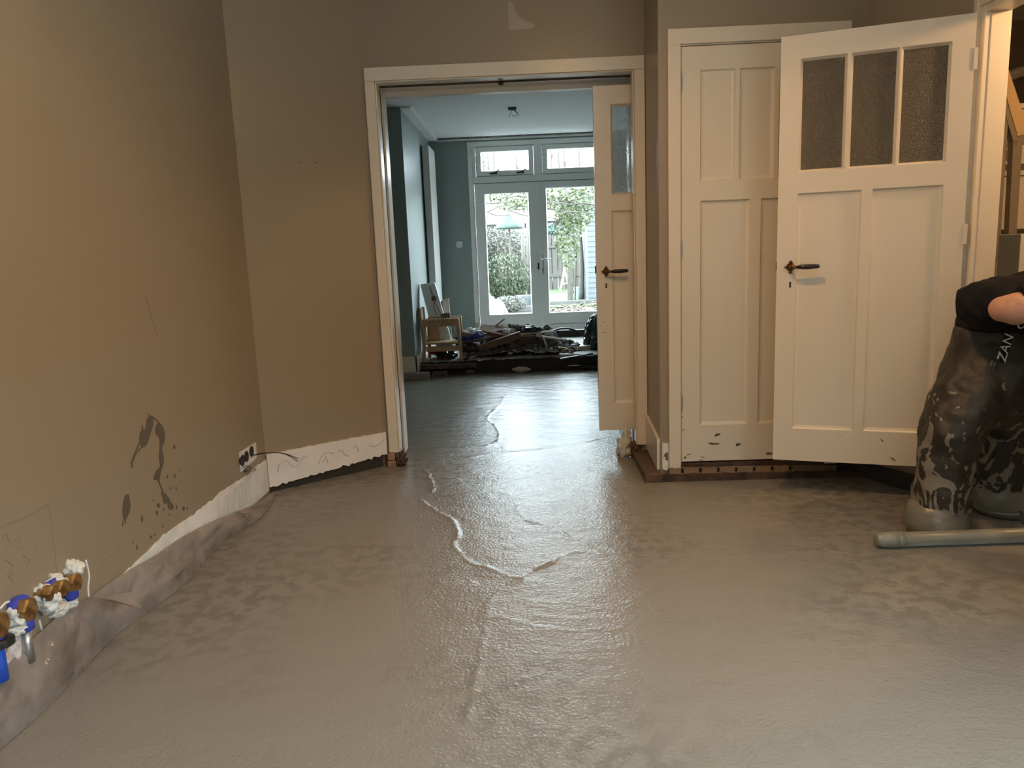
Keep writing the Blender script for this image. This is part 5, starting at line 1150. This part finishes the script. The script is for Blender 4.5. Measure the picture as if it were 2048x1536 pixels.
# trousers: wide wet waders with folds
tz = MB()
def sec(x0, x1, y, Y, ry): a, b = W3(x0, y, Y), W3(x1, y, Y); return ((a+b)/2, abs(b.x-a.x)/2, ry)
tz.loft([sec(1918, 2085, 652, 3.22, .16), sec(1908, 2090, 690, 3.22, .18), sec(1893, 2092, 735, 3.22, .19), sec(1876, 2085, 775, 3.22, .185), sec(1866, 2066, 815, 3.22, .16), sec(1890, 2040, 850, 3.22, .11)], 26)
tz.loft([sec(1930, 1990, 690, 3.19, .07), sec(1898, 2015, 735, 3.18, .13), sec(1880, 2015, 765, 3.17, .145), sec(1862, 1990, 810, 3.14, .14), sec(1848, 1968, 860, 3.13, .125), sec(1840, 1955, 910, 3.13, .115), sec(1836, 1945, 955, 3.14, .11), sec(1830, 1935, 1000, 3.14, .11), sec(1826, 1930, 1018, 3.14, .11)], 24)
tz.loft([sec(2000, 2050, 690, 3.3, .06), sec(1965, 2090, 745, 3.34, .13), sec(1958, 2090, 830, 3.36, .14), sec(1950, 2080, 900, 3.37, .13), sec(1938, 2068, 960, 3.38, .125), sec(1934, 2062, 1015, 3.38, .12)], 24)
for v in tz.bm.verts:
    v.co += Vector((1, .6, 0))*.014*noise.noise(Vector((v.co.x*9, v.co.y*9, v.co.z*5)))
tr_ = tz.build('trousers', TROUS, wk, remesh=.009, smoothm=22)
md = tr_.modifiers.new('folds', 'DISPLACE'); tx = bpy.data.textures.new('cloth_folds', 'CLOUDS'); tx.noise_scale = .16; tx.noise_depth = 2; md.texture = tx; md.strength = .055; md.mid_level = .5
# boots coated in screed
COAT = mat('screed_coated_boot', (.20, .185, .145), .28, col2=(.15, .135, .105), nscale=7, bump=.4, bscale=20, bdist=.02)
for (x0, x1, yt, yb, Y, L) in ((1812, 1932, 1008, 1062, 3.14, .0), (1942, 2058, 1004, 1046, 3.38, .0)):
    a = W3((x0+x1)/2, yt, Y); hw = (W3(x1, yt, Y).x-W3(x0, yt, Y).x)/2
    k = MB(); k.loft([((a.x+.0, Y, a.z+.03), hw*.80, .10), ((a.x-.0, Y, a.z-.02), hw*.95, .115), ((a.x-.005, Y-.01, .045), hw*1.0, .13), ((a.x+.005, Y-.01, .012), hw*.93, .12), ((a.x+.005, Y-.01, -.004), hw*.8, .11)], 24)
    for v in k.bm.verts: v.co += Vector((1, 1, .3))*.010*noise.noise(Vector((v.co.x*10, v.co.y*10, v.co.z*8)))
    k.build('boot', COAT, wk, smooth=True, sub=1)
# shirt
sh = MB()
sh.loft([sec(1919, 2080, 662, 3.22, .165), sec(1921, 2090, 640, 3.21, .17), sec(1932, 2110, 615, 3.19, .18), sec(1945, 2125, 588, 3.17, .17), sec(1966, 2120, 565, 3.16, .14), sec(1990, 2090, 552, 3.15, .09), ], 26)
sh.loft([((sho+Vector((.0, .08, .02))), .09, .10, Vector((0, 1, 0)), Vector((0, 0, 1))), (sho, .085, .088, Vector((.2, 1, 0)).normalized(), Vector((0, 0, 1))), (sho.lerp(elb, .45), .075, .078, Vector((.3, 1, 0)).normalized(), Vector((0, 0, 1))), (sho.lerp(elb, .62), .073, .075, Vector((.3, 1, 0)).normalized(), Vector((0, 0, 1)))], 18)
sh.blob(W3(1975, 610, 3.0), (.10, .15, .10), 3, .1)
sh.blob(W3(2030, 590, 3.02), (.13, .12, .075), 3, .1)
sh.blob(che, (.17, .17, .15), 3, .05)
limb(sh, [sho2, sho2.lerp(elb2, .6)], [.09, .08])
s_o = sh.build('shirt', SHIRT, wk, remesh=.010, smoothm=4)
# printed marks
def text(body, size, M_, loc, rot, name):
    c = bpy.data.curves.new(name, 'FONT'); c.body = body; c.size = size; c.extrude = .0008; c.align_x = 'CENTER'; c.align_y = 'CENTER'; c.shear = .2
    o = bpy.data.objects.new(name, c); COL.objects.link(o); bpy.context.view_layer.update()
    me_ = bpy.data.meshes.new_from_object(o); COL.objects.unlink(o); bpy.data.objects.remove(o)
    o = bpy.data.objects.new(name, me_); COL.objects.link(o); me_.materials.clear(); me_.materials.append(M_)
    o.parent = wk; o.location = Vector(loc)-wk.location; o.rotation_euler = rot; return o
#PERSON_MARKS
TXY = 2.985
text('ZAN', .052, LOGOW, W3(2011, 697, TXY), (PI/2, -math.radians(76), 0), 'printed_word')
MB().prism([W3(x, y, 3.0) for x, y in ((1992, 575), (1998, 572), (2004, 573), (2003, 577), (1995, 578))], (0, -.05, 0)).build('printed_mark', LOGOW, wk)
MB().prism([W3(x, y, 3.0) for x, y in ((2007, 572), (2014, 570), (2021, 574), (2014, 578), (2010, 576))], (0, -.05, 0)).build('printed_mark', LOGOG, wk)
text('O', .045, LOGOW, W3(2042, 650, 2.86), (PI/2, 0, .2), 'printed_letter')
MB().prism([W3(x, y, TXY+.004) for x, y in ((2000, 727), (2004, 690), (2014, 664), (2024, 672), (2022, 690), (2012, 722))], (0, .003, 0)).build('strap', SHIRT, wk)
